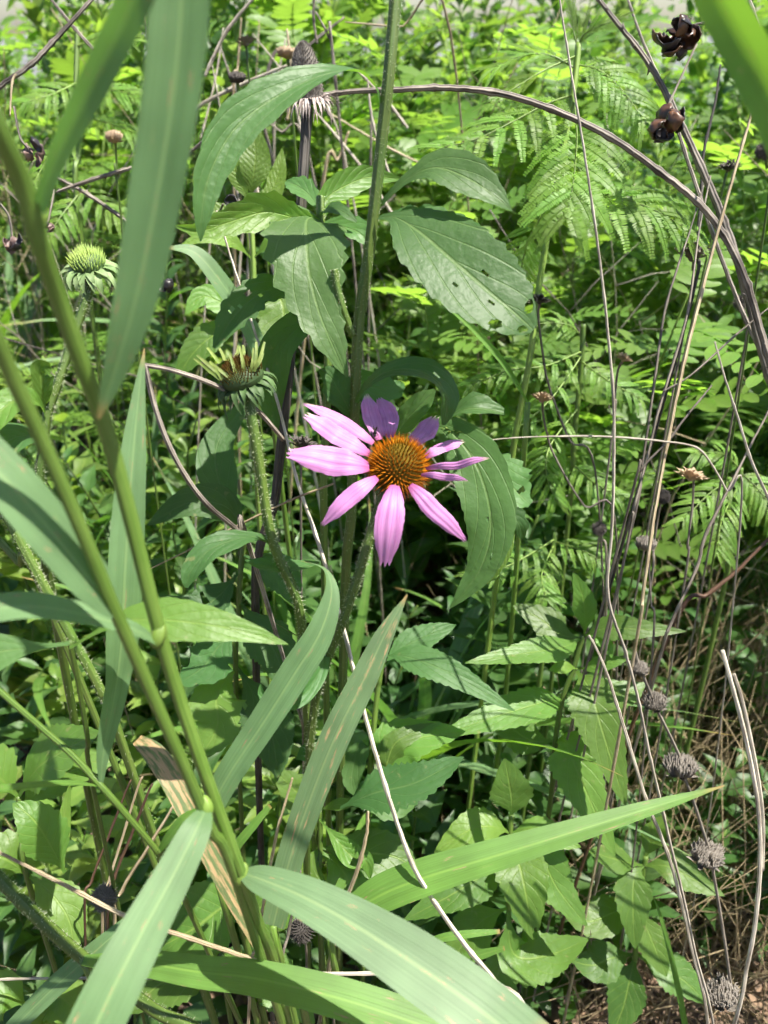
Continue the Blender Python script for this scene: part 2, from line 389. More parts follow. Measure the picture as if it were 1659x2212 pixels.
M['seed_tan'] = plain_mat('seed_head_tan', (.28, .18, .10, 1), (.55, .42, .28, 1), scale=350, rough=.7)
M['pod'] = plain_mat('seed_pod', (.035, .017, .010, 1), (.13, .060, .028, 1), scale=130, rough=.35, spec=.6)
M['pod_black'] = plain_mat('seed_pod_black', (.012, .010, .011, 1), (.035, .028, .03, 1), scale=130, rough=.4)
M['pod_dry'] = plain_mat('seed_pod_dry', (.06, .035, .035, 1), (.26, .17, .14, 1), scale=160, rough=.5)
M['fly'] = plain_mat('fly_body', (.006, .006, .005, 1), (.02, .018, .016, 1), rough=.2)
M['wing'] = plain_mat('fly_wing', (.03, .02, .018, 1), (.06, .04, .03, 1), rough=.2, tf=.5)

# ------------------------------------------------------------------ setting: ground, far pavement
def ground_mat():
    m, t = newmat('soil'); b = NB(t); out = b.n('OutputMaterial')
    tc = b.n('TexCoord')
    n1 = b.n('TexNoise'); b.l(tc.outputs['Object'], n1.inputs['Vector']); n1.inputs['Scale'].default_value = 9; n1.inputs['Detail'].default_value = 8
    n2 = b.n('TexVoronoi'); b.l(tc.outputs['Object'], n2.inputs['Vector']); n2.inputs['Scale'].default_value = 70
    c = b.mix(b.ramp(n1.outputs[0], .35, .68), (.035, .022, .014, 1), (.13, .085, .055, 1))
    c = b.mix(b.math('MULTIPLY', n2.outputs[0], .6), c, (.16, .115, .08, 1))
    bump = b.n('Bump'); bump.inputs['Distance'].default_value = .01; bump.inputs['Strength'].default_value = .8; b.l(n1.outputs[0], bump.inputs['Height'])
    pb = b.n('BsdfPrincipled'); b.l(c, pb.inputs['Base Color']); pb.inputs['Roughness'].default_value = .9; b.l(bump.outputs[0], pb.inputs['Normal'])
    b.l(pb.outputs[0], out.inputs[0]); return m
g = MB()
xs = [-600, -60, -10, -4] + [-2.5 + .125 * i for i in range(41)] + [4, 10, 60, 600]
ys = [-600, -30, -3] + [-1 + .125 * i for i in range(41)] + [6, 9, 20, 60, 900]
rows = []
for yy in ys:
    rows.append([g.add((xx, yy, -.004 + (.016 * noise.noise(Vector((xx * 3, yy * 3, 0))) - .01 if abs(xx) < 3 and -1.5 < yy < 4.2 else -.012))) for xx in xs])
for i in range(len(ys) - 1):
    for j in range(len(xs) - 1): g.f.append((rows[i][j], rows[i][j + 1], rows[i + 1][j + 1], rows[i + 1][j]))
tag(part('ground', g, ground_mat()), kind='structure')
g = MB()
a = [g.add(p) for p in ((-80, 8.0, .03), (80, 8.0, .03), (80, 400, .03), (-80, 400, .03), (-80, 8.0, -.1), (80, 8.0, -.1))]
g.f += [(a[0], a[1], a[2], a[3]), (a[4], a[5], a[1], a[0])]
tag(part('pavement', g, plain_mat('pale_concrete', (.11, .11, .12, 1), (.17, .17, .18, 1), scale=3, rough=.8), smooth=False), kind='structure')

# ------------------------------------------------------------------ generic plant pieces
def px_path(pts, n=None):
    """picture points with depth -> smooth world path; n samples"""
    w3 = [P(*p) for p in pts]
    return [Vector(q) for q in spline([tuple(v) for v in w3], n or max(8, 5 * len(pts)))]

def stem_path(pts, ground=True, n=None, lean=.5):
    w3 = [P(*p) for p in pts]
    if ground and w3[-1].z > 0:
        a, b_ = w3[-2], w3[-1]; d = (b_ - a)
        sx = d.x / max(-d.z, .02); sy = d.y / max(-d.z, .02)
        sx = max(-.3, min(.3, sx)) * lean; sy = max(-.2, min(.3, sy)) * lean
        h = b_.z
        w3.append(b_ + Vector((sx * h * .5, sy * h * .5, -h * .5)))
        w3.append(b_ + Vector((sx * h * .8, sy * h * .8, -h - .01)))
    return [Vector(q) for q in spline([tuple(v) for v in w3], n or max(10, 6 * len(w3)))]

def hairs(mb, path, radii, n, length, rr=R, r=.00019):
    for _ in range(n):
        t = rr.random() * (len(path) - 1.001); k = int(t); f = t - k
        p = path[k].lerp(path[k + 1], f); T = (path[k + 1] - path[k]).normalized(); rad_ = radii[k]
        o = Vector((rr.gauss(0, 1), rr.gauss(0, 1), rr.gauss(0, 1))); o = (o - o.dot(T) * T).normalized()
        a = p + o * rad_ * .92
        mb.spike(a, a + (o + T * rr.uniform(-.5, .5)) * length * rr.uniform(.6, 1.3), r, 3)

def stem(parent, pts, rpx, mat, ground=True, name='stem', sides=8, hair=0, hlen=.0016, taper=1.0, lump=.0, lean=.5, n=None):
    path = stem_path(pts, ground, n, lean) if isinstance(pts[0], tuple) else pts
    r0 = rpx * K * (pts[0][2] if isinstance(pts[0], tuple) else .45)
    radii = [r0 * (1 + (taper - 1) * i / (len(path) - 1)) for i in range(len(path))]
    mb = MB(); mb.tube(path, radii, sides, lump=lump)
    o = part(name, mb, mat, parent)
    if hair:
        hb = MB(); hairs(hb, path, radii, hair, hlen); part('stem_hair', hb, M['hair'], o, kind='stuff')
    return path, radii, o

def leaf(parent, pts, widths, mat, name='leaf', up=.45, roll=0, fold=.2, teeth=0, tooth=.14, wav=.08, wavn=2.0, nW=6, n=None, holes=(), jag=0.0):
    """pts: picture points (x, y, depth), widths in picture units (full width); roll degrees (number or list)"""
    n = n or (max(teeth * 4, 16) if teeth else 6 * len(pts))
    path = px_path(pts, n)
    nrm = []; hw = []
    for i, p in enumerate(path):
        u = i / (n - 1)
        N = ((CAM - p).normalized() * (1 - up) + UP * up).normalized()
        T = (path[min(i + 1, n - 1)] - path[max(i - 1, 0)]).normalized()
        r = interp(roll, u) if isinstance(roll, (list, tuple)) else roll
        nrm.append(Matrix.Rotation(rad(r), 3, T) @ N)
        wl = [(x,) for x in widths]
        x = u * (len(widths) - 1)
        hw.append(max(spline_at(widths, u), .4) * .5 * K * interp([q[2] for q in pts], u))
    mb = MB()
    sd = R.random() * 50
    edge = (lambda u, j: 1 - jag * max(0, noise.noise(Vector((u * 9 + sd, j * 7.3, 0)))) * 2) if jag else None
    mb.sheet(path, hw, nrm, nW, fold, teeth, tooth, wav, wavn, holes, edge=edge)
    return part(name, mb, mat, parent)

def spline_at(vals, t):
    m = len(vals)
    x = t * (m - 1); k = min(int(x), m - 2); f = x - k
    a, b_, c, d = vals[max(k - 1, 0)], vals[k], vals[k + 1], vals[min(k + 2, m - 1)]
    return .5 * ((2 * b_) + (-a + c) * f + (2 * a - 5 * b_ + 4 * c - d) * f * f + (-a + 3 * b_ - 3 * c + d) * f ** 3)

def gbase(pts, lean=.5):
    q = stem_path(pts, True, None, lean)[-1]
    return Vector((q.x, q.y, 0))

def local_leaf(mb, L, W, prof, teeth=0, tooth=.12, droop=.3, rise=.3, fold=.25, n=14, nW=4, x0=0.0, wav=.06, petiole=0.0, rr=R):
    """blade along +X from x0, upper side +Z"""
    pts = []; hw = []; nr = []
    n = max(n, teeth * 3)
    for i in range(n):
        u = i / (n - 1); x = x0 + L * u
        pts.append(Vector((x * (1 - .12 * droop * u), 0, L * (rise * u - droop * u * u))))
        f = spline_at(prof, u)
        if u < petiole: f = .05
        hw.append(max(W * .5 * f, .0006)); nr.append(Vector((0, 0, 1)))
    mb.sheet(pts, hw, nr, nW, fold, teeth, tooth, wav, 2.0, rr=rr)

LANC = [.06, .55, .95, 1.0, .8, .5, .2, .01]
OVAT = [.08, .85, 1.0, .92, .72, .45, .2, .01]
OVAL = [.1, .7, .98, 1.0, .9, .6, .05]

# ------------------------------------------------------------------ the purple coneflower
fp = [(832, 1040, .425), (826, 1075, .425), (808, 1130, .428), (787, 1200, .43), (765, 1270, .435), (741, 1340, .44), (712, 1410, .45), (688, 1480, .46), (675, 1560, .475), (668, 1640, .49), (662, 1740, .52)]
cf = empty('purple_coneflower', gbase(fp), 'pink purple coneflower in full bloom with orange spiky cone', 'flower')
path, rr_, fst = stem(cf, fp, 11, M['green_stem'], hair=1100, hlen=.0021, taper=.95)
FC = P(862, 1003, .42)
AX = (UP * .93 - FWD * .42 + RGT * .05).normalized()
AU = (RGT - RGT.dot(AX) * AX).normalized(); AV = AX.cross(AU)
RX, RH = .0142, .0165
mb = MB(); mb.ellip(FC - AX * .004, AX, RX * .93, RH * .95, 24, 12, 0, .62)
mb.ellip(FC - AX * .004, -AX, RX * .9, .007, 24, 6, 0, .5)
cone = part('cone', mb, plain_mat('cone_core', (.085, .055, .008, 1), (.13, .085, .012, 1), scale=400, rough=.95, spec=.03), cf)
mb = MB(); mb.c = []
NF = 430
rq = random.Random(3)
for i in range(NF):
    t = (i + .5) / NF
    th = math.acos(1 - t * 1.42); ph = i * 2.399963
    n_ = AX * math.cos(th) + (AU * math.cos(ph) + AV * math.sin(ph)) * math.sin(th)
    p = FC - AX * .004 + AX * RH * math.cos(th) + (AU * math.cos(ph) + AV * math.sin(ph)) * RX * math.sin(th)
    n_ = (n_ * .75 + AX * .35 * (1 - t) + Vector((rq.gauss(0, .05), rq.gauss(0, .05), rq.gauss(0, .05)))).normalized()
    L = (.0022 + .0026 * min(1, t * 3.2)) * rq.uniform(.8, 1.15)
    if t > .82: L *= .85
    r = .00058 if t < .8 else .0005
    k0 = len(mb.v)
    mb.spike(p - n_ * .0008, p + n_ * L * .62, r * .95, 5); mb.spike(p + n_ * L * .2, p + n_ * L * 1.25, r * .62, 5)
    inner = max(0, 1 - t / .10)
    org = Vector((.62, .205, .008)).lerp(Vector((.24, .16, .010)), inner)
    if t > .52: org = org.lerp(Vector((.12, .035, .015)), min(1, (t - .52) * 2.6 + rq.uniform(-.15, .15)))
    base = org.lerp(Vector((.08, .055, .004)), .65)
    tipc = Vector((.12, .012, .008)).lerp(Vector((.16, .07, .010)), inner)
    if rq.random() < .35: tipc = org * .9
    mb.c += [base] * 5 + [org] + [org] * 5 + [tipc]
part('florets', mb, M['col'], cf, kind='stuff', smooth=False)

def cp(x, y): return (597.2 + x * .3, 829.5 + y * .3)
# base, mid, tip in close-up coordinates with depth; widths; side roll; notch
PET = [
 ((700, 425, .432), (480, 262, .440), (222, 150, .440), 105, 25, -.4),
 ((672, 500, .424), (440, 365, .424), (228, 232, .420), 150, 22, -.3),
 ((668, 592, .414), (400, 545, .408), (105, 500, .405), 196, 8, -.3),
 ((725, 672, .408), (530, 812, .398), (342, 1000, .402), 118, 0, 0),
 ((852, 728, .404), (812, 1000, .392), (782, 1288, .400), 188, 0, 0),
 ((962, 728, .406), (1130, 905, .398), (1345, 1112, .404), 118, 10, .2),
 ((1040, 655, .412), (1210, 672, .406), (1362, 692, .404), 50, 30, 0),
 ((1075, 608, .416), (1300, 590, .412), (1512, 536, .412), 56, 35, 0),
 ((1070, 520, .424), (1195, 452, .428), (1340, 412, .430), 105, -28, 0),
 ((968, 440, .434), (1060, 345, .444), (1140, 240, .452), 150, -20, .5),
 ((745, 400, .436), (690, 235, .448), (650, 85, .454), 128, 15, .4),
 ((815, 385, .438), (800, 235, .450), (742, 110, .456), 140, -10, -.3)]
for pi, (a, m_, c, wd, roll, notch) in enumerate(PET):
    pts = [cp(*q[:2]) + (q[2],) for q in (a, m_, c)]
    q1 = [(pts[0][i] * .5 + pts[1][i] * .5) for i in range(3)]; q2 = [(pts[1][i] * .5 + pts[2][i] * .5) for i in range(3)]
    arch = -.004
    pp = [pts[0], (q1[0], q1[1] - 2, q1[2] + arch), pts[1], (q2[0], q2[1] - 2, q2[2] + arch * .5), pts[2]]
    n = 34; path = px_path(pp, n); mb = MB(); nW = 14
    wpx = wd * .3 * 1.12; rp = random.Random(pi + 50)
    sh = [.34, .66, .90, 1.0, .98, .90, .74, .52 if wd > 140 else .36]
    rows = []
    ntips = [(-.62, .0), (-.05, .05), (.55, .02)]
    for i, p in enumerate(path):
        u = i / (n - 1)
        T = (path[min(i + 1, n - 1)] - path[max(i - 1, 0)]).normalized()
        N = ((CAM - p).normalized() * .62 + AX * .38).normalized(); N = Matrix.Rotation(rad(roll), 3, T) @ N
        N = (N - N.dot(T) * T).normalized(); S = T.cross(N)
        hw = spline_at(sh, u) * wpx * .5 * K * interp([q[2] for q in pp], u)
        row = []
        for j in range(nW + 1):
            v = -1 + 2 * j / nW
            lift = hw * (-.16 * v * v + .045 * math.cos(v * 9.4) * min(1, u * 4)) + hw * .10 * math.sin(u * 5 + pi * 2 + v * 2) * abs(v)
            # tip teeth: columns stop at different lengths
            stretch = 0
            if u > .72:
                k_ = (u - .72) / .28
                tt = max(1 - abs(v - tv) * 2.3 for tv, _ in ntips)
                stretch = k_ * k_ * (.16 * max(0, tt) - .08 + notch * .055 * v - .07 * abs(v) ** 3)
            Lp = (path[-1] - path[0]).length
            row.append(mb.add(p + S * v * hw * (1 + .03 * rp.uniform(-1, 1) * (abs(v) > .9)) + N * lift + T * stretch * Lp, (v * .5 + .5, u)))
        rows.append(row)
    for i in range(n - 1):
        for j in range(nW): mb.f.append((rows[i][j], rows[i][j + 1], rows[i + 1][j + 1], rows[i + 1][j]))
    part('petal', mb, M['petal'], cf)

def bract_ring(parent, c, ax, r, n, L, W, mat, droop, name='bract', rr=R, rows_=2, out=0.9):
    U = Vector(ax).orthogonal().normalized(); V = Vector(ax).cross(U)
    for q in range(rows_):
        for i in range(n):
            a = 2 * math.pi * (i + .5 * q + rr.uniform(-.2, .2)) / n
            d = U * math.cos(a) + V * math.sin(a)
            l = L * rr.uniform(.75, 1.2)
            pts = []
            dr = droop * rr.uniform(.5, 1.4); kk = rr.uniform(-.3, .3)
            for k in range(7):
                u = k / 6
                pts.append(c + d * (r * .8 + l * out * math.sin(u * 1.5) / 1.2) + ax * (-.0012 * q + .1 * l * u - dr * l * u * u) + ax.cross(d) * kk * l * u * u)
            mb = MB(); mb.sheet(pts, [W * .5 * x for x in (.9, 1, .95, .8, .6, .35, .05)], [ax * .8 + d * .3] * 7, 2, .35)
            part(name, mb, mat, parent)
bract_ring(cf, FC - AX * .0095, AX, .0105, 13, .009, .0036, M['bract'], .8)
# hanging curled leaf on the flower's own stem
leaf(cf, [(702, 1385, .452), (690, 1450, .445), (650, 1505, .435), (600, 1518, .43), (568, 1500, .43), (563, 1478, .43)], [16, 34, 36, 30, 20, 3], M['cone_leaf'], fold=.55, up=.2, roll=-20)
leaf(cf, [(690, 1215, .47), (640, 1225, .455), (575, 1222, .45), (530, 1210, .455)], [6, 34, 38, 4], M['cone_leaf'], fold=.4, up=.7)

# small fly on the upper petal
fly_c = P(*cp(709, 352), .4335)
fl = empty('fly', fly_c, 'tiny shiny black fly sitting on an upper pink petal', 'insect')
mb = MB(); mb.ellip(fly_c, (AX + UP * .2), .0011, .0017, 10, 8); part('body', mb, M['fly'], fl)
mb = MB(); mb.ellip(fly_c - AV * .0018 - AX * .0004, AX, .0008, .0008, 8, 6); part('head', mb, M['fly'], fl)
for s_ in (-1, 1):
    mb = MB(); pts = [fly_c + AX * .0008 + AU * s_ * .0003 * k + AV * .0009 * k + AX * .0002 * k for k in range(5)]
    mb.sheet(pts, [.0002, .0005, .0006, .0005, .0001], [AX] * 5, 2, 0); part('wing', mb, M['wing'], fl)
    for k in (-1, 0, 1):
        mb = MB(); mb.tube([fly_c, fly_c + AU * s_ * .0016 + AV * k * .0011 - AX * .0002, fly_c + AU * s_ * .0021 + AV * k * .0014 - AX * .0017], [.00012] * 3, 4); part('leg', mb, M['fly'], fl)

# ------------------------------------------------------------------ opening coneflower with pale green rays
bp = [(532, 838, .43), (540, 880, .43), (552, 950, .432), (566, 1040, .436), (578, 1120, .44), (596, 1190, .445), (628, 1260, .452), (648, 1320, .46), (655, 1400, .475), (660, 1500, .5)]
bf = empty('opening_coneflower', gbase(bp), 'half open coneflower with narrow pale green rays and dark red centre', 'flower')
stem(bf, bp, 12, M['green_stem'], hair=900, hlen=.0019, taper=.8)
BC = P(522, 812, .43); BA = (UP * .97 - FWD * .1 - RGT * .22).normalized()
mb = MB(); mb.ellip(BC, BA, .0125, .0075, 20, 8, 0, .5); mb.ellip(BC, -BA, .0125, .009, 20, 8, 0, .5)
part('cone', mb, M['bract'], bf)
mb = MB(); mb.c = []; BU = (RGT - RGT.dot(BA) * BA).normalized(); BV = BA.cross(BU)
for i in range(300):
    t = (i + .5) / 300; r_ = math.sqrt(t) * .0118; ph = i * 2.399963
    d = BU * math.cos(ph) + BV * math.sin(ph)
    p = BC + d * r_ + BA * .007 * (1 - t)
    n_ = (BA + d * t * .35).normalized(); L = R.uniform(.0038, .0062)
    mb.spike(p, p + n_ * L, .0006, 4)
    mb.c += [Vector((.10, .13, .02))] * 4 + [Vector((.10, .022, .012)) if R.random() < .85 else Vector((.18, .06, .02))]
part('florets', mb, M['col'], bf, kind='stuff', smooth=False)
RAYS = [(205, 640, -50, 308), (470, 640, 190, 262), (545, 390, 355, 150), (620, 350, 540, 155), (590, 640, 395, 360), (720, 640, 400, 375), (800, 630, 705, 262), (790, 290, 835, 110), (920, 570, 855, 130), (900, 300, 905, 110), (1010, 545, 1070, 150), (1075, 520, 1110, 60), (1080, 510, 1235, 60), (1060, 500, 1215, 235)]
for k, (x0, y0, x1, y1) in enumerate(RAYS):
    f_ = lambda x, y: (398.2 + x * .14, 730 + y * .14)
    if k == 0: x0, y0, x1, y1 = 560, 640, 150, 310
    if k == 1: x0, y0, x1, y1 = 540, 560, 195, 265
    nearer = y0 > 450
    d0 = .421 if nearer else .438
    a = f_(x0, y0); c = f_(x1, y1); m_ = ((a[0] + c[0]) / 2 + 2, (a[1] + c[1]) / 2 + 2)
    leaf(bf, [a + (d0,), m_ + (d0 - .001 if nearer else d0 + .003,), c + (d0 + .002 if nearer else d0 + .006,)], [7, 7.5, 5], M['pale_ray'], name='petal', fold=.35, up=.1, nW=2, n=8, roll=R.uniform(-25, 25))
bract_ring(bf, BC - BA * .003, BA, .0118, 14, .0105, .004, M['bract'], 1.0, rows_=3)
leaf(bf, [(590, 1178, .446), (560, 1160, .44), (510, 1165, .432), (450, 1190, .425), (412, 1235, .42), (402, 1270, .42)], [8, 22, 52, 62, 44, 6], M['cone_leaf'], teeth=9, tooth=.08, roll=[0, 20, 10, 0], fold=.15, wav=.12)

# ------------------------------------------------------------------ green budding coneflower on the left
gp = [(196, 598, .44), (192, 630, .44), (172, 690, .44), (148, 760, .438), (125, 830, .436), (104, 890, .435), (94, 960, .436), (86, 1030, .438), (92, 1110, .445), (104, 1200, .46), (112, 1290, .48)]
gf = empty('budding_coneflower', gbase(gp), 'green coneflower bud with fuzzy curled bracts on hairy stem', 'flower')
stem(gf, gp, 10, M['green_stem'], hair=1200, hlen=.0022, taper=1.05)
GC = P(190, 572, .44); GA = (UP * .95 - FWD * .25).normalized()
mb = MB(); mb.ellip(GC, GA, .0092, .0075, 20, 8, 0, .5); mb.ellip(GC, -GA, .0092, .007, 20, 8, 0, .5); part('cone', mb, M['bract'], gf)
mb = MB(); GU = GA.orthogonal().normalized(); GV = GA.cross(GU)
for i in range(150):
    t = (i + .5) / 150; ph = i * 2.399963; d = GU * math.cos(ph) + GV * math.sin(ph)
    p = GC + d * math.sqrt(t) * .0089 + GA * .0068 * (1 - t)
    mb.spike(p, p + (GA + d * t * .5).normalized() * R.uniform(.0035, .007), .0007, 4)
part('florets', mb, plain_mat('bud_florets', (.16, .26, .04, 1), (.30, .40, .08, 1), tf=.2), gf, kind='stuff')
bract_ring(gf, GC - GA * .001, GA, .0095, 13, .0115, .0048, plain_mat('fuzzy_bract', (.16, .26, .09, 1), (.30, .40, .18, 1), tf=.3), .75, rows_=3)
leaf(gf, [(103, 880, .436), (92, 850, .425), (88, 800, .42), (112, 795, .418)], [6, 34, 46, 20], M['young_leaf'], fold=.5, up=.3, roll=25)
leaf(gf, [(100, 905, .436), (80, 868, .42), (40, 862, .41), (-10, 900, .40), (-50, 960, .40)], [8, 30, 60, 70, 30], M['young_leaf'], fold=.4, up=.5)
leaf(gf, [(96, 925, .436), (70, 940, .43), (30, 945, .42), (-30, 985, .41)], [8, 55, 85, 70], M['cone_leaf'], fold=.2, up=.6)

# ------------------------------------------------------------------ tall leafy plant behind the flower
tp = [(862, -120, .40), (857, -40, .402), (850, 50, .405), (839, 170, .41), (825, 300, .42), (811, 430, .43), (795, 560, .44), (777, 680, .45), (769, 800, .46), (764, 960, .475), (758, 1120, .49), (745, 1300, .52)]
tl = empty('tall_leafy_plant', gbase(tp), 'tall plant with thick olive stem and large bluish green leaves behind the flower', 'plant')
stem(tl, tp, 13.5, M['tall_stem'], hair=1500, hlen=.0011, taper=1.0)
leaf(tl, [(822, 222, .413), (808, 185, .408), (770, 155, .40), (700, 162, .392), (600, 208, .385), (510, 275, .378), (455, 370, .374), (436, 460, .374), (433, 522, .378)], [8, 16, 34, 62, 88, 92, 70, 40, 3], M['tall_leaf'], teeth=12, tooth=.12, roll=[40, 45, 35, 10, -15, -25, -25, -20], fold=.32, up=.5, wav=.06)
leaf(tl, [(826, 440, .425), (850, 412, .42), (893, 378, .415), (945, 362, .41), (1010, 385, .405), (1065, 420, .403), (1106, 456, .405)], [12, 16, 34, 88, 96, 58, 3], M['tall_leaf'], teeth=11, tooth=.1, fold=.22, up=.6, roll=8)
leaf(tl, [(818, 470, .425), (855, 470, .418), (905, 500, .41), (975, 560, .402), (1050, 625, .397), (1110, 675, .396), (1152, 712, .398)], [10, 40, 150, 192, 188, 136, 30], M['tall_leaf'], teeth=13, tooth=.09, fold=.14, up=.5, wav=.05, nW=26, n=150, jag=.12,
     holes=[(.62, -.3, .02, .05), (.72, .2, .016, .06), (.58, .4, .012, .05), (.93, .5, .03, .3), (.88, -.6, .03, .25), (.8, .75, .03, .2)])
leaf(tl, [(835, 466, .432), (890, 462, .428), (960, 480, .425), (1030, 515, .42), (1092, 545, .42)], [8, 40, 64, 50, 8], M['cone_leaf'], teeth=8, tooth=.2, fold=.2, up=.5, jag=.25)
mbp = [(722, 582, .438), (728, 620, .44), (742, 670, .443), (762, 725, .45)]
stem(tl, mbp, 8, M['green_stem'], ground=False, name='side_shoot', hair=150, hlen=.0012)
leaf(tl, [(770, 870, .462), (790, 835, .452), (835, 803, .443), (890, 798, .435), (940, 818, .43), (965, 860, .43), (958, 918, .435)], [8, 14, 34, 58, 74, 62, 8], M['tall_leaf'], teeth=8, tooth=.06, roll=[30, 30, 10, -10, -30, -40, -40], fold=.35, up=.5)
leaf(tl, [(772, 800, .462), (800, 835, .47), (850, 832, .478), (858, 822, .48)], [16, 76, 60, 8], M['cone_leaf'], teeth=5, tooth=.2, up=.3)
leaf(tl, [(765, 905, .47), (735, 850, .463), (715, 815, .46), (690, 800, .458)], [10, 62, 56, 8], M['cone_leaf'], teeth=5, up=.3)
leaf(tl, [(850, 945, .47), (880, 905, .462), (915, 868, .455), (940, 842, .452)], [10, 58, 50, 8], M['tall_leaf'], fold=.2, up=.5)
leaf(tl, [(940, 930, .462), (985, 892, .455), (1030, 882, .45), (1088, 893, .452)], [8, 26, 62, 20], M['tall_leaf'], teeth=6, fold=.55, up=.4, roll=-20)
# hanging leaf right of the flower
leaf(tl, [(905, 930, .462), (960, 925, .455), (1018, 985, .446), (1052, 1070, .442), (1060, 1150, .442), (1040, 1225, .445), (1005, 1275, .45), (972, 1314, .455)], [8, 56, 114, 116, 102, 70, 36, 2], M['tall_leaf'], teeth=16, tooth=.05, fold=.12, up=.35, roll=8, nW=24, n=150, holes=[(.66, -.3, .012, .07), (.52, .12, .009, .05)])
leaf(tl, [(1055, 985, .47), (1085, 1010, .463), (1110, 1055, .458), (1145, 1090, .458)], [20, 75, 90, 20], M['tall_leaf'], teeth=7, tooth=.3, fold=.1, up=.5, jag=.35, nW=8, n=40, holes=[(.6, .2, .05, .2), (.75, -.3, .04, .2)])
leaf(tl, [(1060, 1080, .48), (1090, 1105, .475), (1120, 1130, .475), (1128, 1165, .48)], [20, 56, 46, 6], M['cone_leaf'], teeth=6, tooth=.3, jag=.3)
leaf(tl, [(1110, 1140, .48), (1095, 1185, .475), (1075, 1225, .472), (1052, 1262, .474)], [6, 26, 24, 3], M['young_leaf'], fold=.5, up=.2)
stem(tl, [(985, 925, .46), (990, 945, .458), (985, 960, .457)], 4, M['lime_stem'], ground=False, name='bud_stalk')
bract_ring(tl, P(985, 925, .457), UP, .002, 9, .008, .0028, M['pale_ray'], -.2, rows_=2, name='bud_leaf')

# ------------------------------------------------------------------ leafy plant around the dead stem
ap = [(692, 425, .475), (693, 470, .475), (700, 560, .48), (706, 680, .485), (708, 820, .495), (702, 980, .51), (700, 1150, .53)]
al = empty('toothed_leaf_plant', gbase(ap), 'plant with coarsely toothed drooping leaves wrapped round the dead black stem', 'plant')
stem(al, ap, 9, M['green_stem'], hair=500, hlen=.0012)
leaf(al, [(690, 472, .475), (664, 474, .462), (662, 520, .45), (668, 590, .443), (688, 670, .44), (716, 740, .44), (750, 815, .444)], [14, 120, 172, 150, 104, 66, 3], M['tall_leaf'], teeth=10, tooth=.26, fold=.12, up=.42, nW=8, wav=.1)
leaf(al, [(690, 482, .474), (640, 472, .462), (575, 458, .452), (500, 478, .445), (435, 498, .44), (378, 488, .44)], [12, 46, 76, 60, 34, 3], M['young_leaf'], teeth=9, tooth=.22, fold=.5, up=.5, roll=-35)
leaf(al, [(692, 475, .475), (705, 430, .478), (745, 402, .486), (800, 382, .495), (868, 388, .505)], [14, 42, 58, 42, 3], M['young_leaf'], teeth=8, tooth=.12, fold=.45, up=.4, roll=20)
leaf(al, [(700, 482, .474), (735, 488, .466), (775, 502, .46), (800, 530, .46)], [12, 52, 56, 10], M['tall_leaf'], teeth=5, tooth=.2, fold=.3, up=.5)
leaf(al, [(690, 450, .478), (665, 418, .485), (640, 400, .49), (618, 392, .495)], [12, 44, 46, 8], M['tall_leaf'], teeth=5, tooth=.25, fold=.3)
leaf(al, [(694, 470, .473), (706, 452, .465), (735, 455, .458), (770, 480, .455)], [10, 36, 34, 6], M['tall_leaf'], teeth=5, tooth=.3, up=.6)
leaf(al, [(702, 600, .482), (640, 612, .472), (560, 635, .462), (505, 685, .455), (462, 752, .452)], [10, 48, 74, 66, 8], M['cone_leaf'], teeth=10, tooth=.22, fold=.25, up=.4, nW=8, n=44, jag=.25, holes=[(.55, .3, .03, .12), (.62, .5, .02, .1), (.66, .15, .02, .1), (.72, .4, .03, .14), (.5, -.2, .015, .1)])
leaf(al, [(704, 640, .484), (660, 690, .492), (600, 760, .50), (585, 860, .51), (600, 930, .515)], [10, 60, 80, 56, 5], M['cone_leaf'], fold=.3)

# ------------------------------------------------------------------ dead coneflower
dp = [(664, 232, .5), (658, 330, .5), (651, 440, .5), (645, 580, .505), (632, 720, .51), (620, 850, .515), (605, 980, .525), (592, 1090, .535), (560, 1190, .545), (552, 1330, .57)]
df = empty('dead_coneflower', gbase(dp), 'dead coneflower with grey cone and shrivelled ruff on black stem', 'dead flower')
stem(df, dp, 12, M['dead_stem'], lump=.06, taper=.85)
DC = P(664, 212, .5); DA = (UP * .99 + RGT * -.03 - FWD * .1).normalized()
DU = DA.orthogonal().normalized(); DV = DA.cross(DU)
mb = MB(); mb.ellip(DC, DA, .0105, .031, 20, 12, 0, .5); mb.ellip(DC, -DA, .0105, .004, 20, 5, 0, .5); part('cone', mb, M['seed_head'], df)
mb = MB()
for i in range(420):
    t = (i + .5) / 420; th = t * math.pi * .5; ph = i * 2.399963
    d = DU * math.cos(ph) + DV * math.sin(ph)
    p = DC + DA * .031 * math.cos(th) + d * .0105 * math.sin(th)
    n_ = (d * math.sin(th) + DA * (.25 + .5 * math.cos(th))).normalized()
    mb.spike(p - n_ * .0004, p + n_ * .0013, .00055, 4)
part('seeds', mb, M['seed_head'], df, kind='stuff', smooth=False)
bract_ring(df, DC + DA * .0015, DA, .0105, 30, .0135, .0022, M['dry_ray'], .75, name='dry_ray', rows_=2)
mb = MB()
for i in range(26):
    a = R.random() * 6.28; d = DU * math.cos(a) + DV * math.sin(a)
    mb.tube([DC + d * .008, DC + d * .016 + DA * R.uniform(-.004, .003), DC + d * R.uniform(.019, .026) + DA * R.uniform(-.014, .002)], [.0003, .0002, .0001], 4)
part('bristles', mb, M['grey_dark'], df, kind='stuff')

# ------------------------------------------------------------------ foreground grasses
def blade(parent, pts, widths, mat, up=.35, roll=0, fold=.1, n=40, wav=.03, name='blade', nW=6):
    return leaf(parent, pts, [x * .91 for x in widths], mat, name, up, roll, fold, 0, 0, wav, 1.5, nW, n)

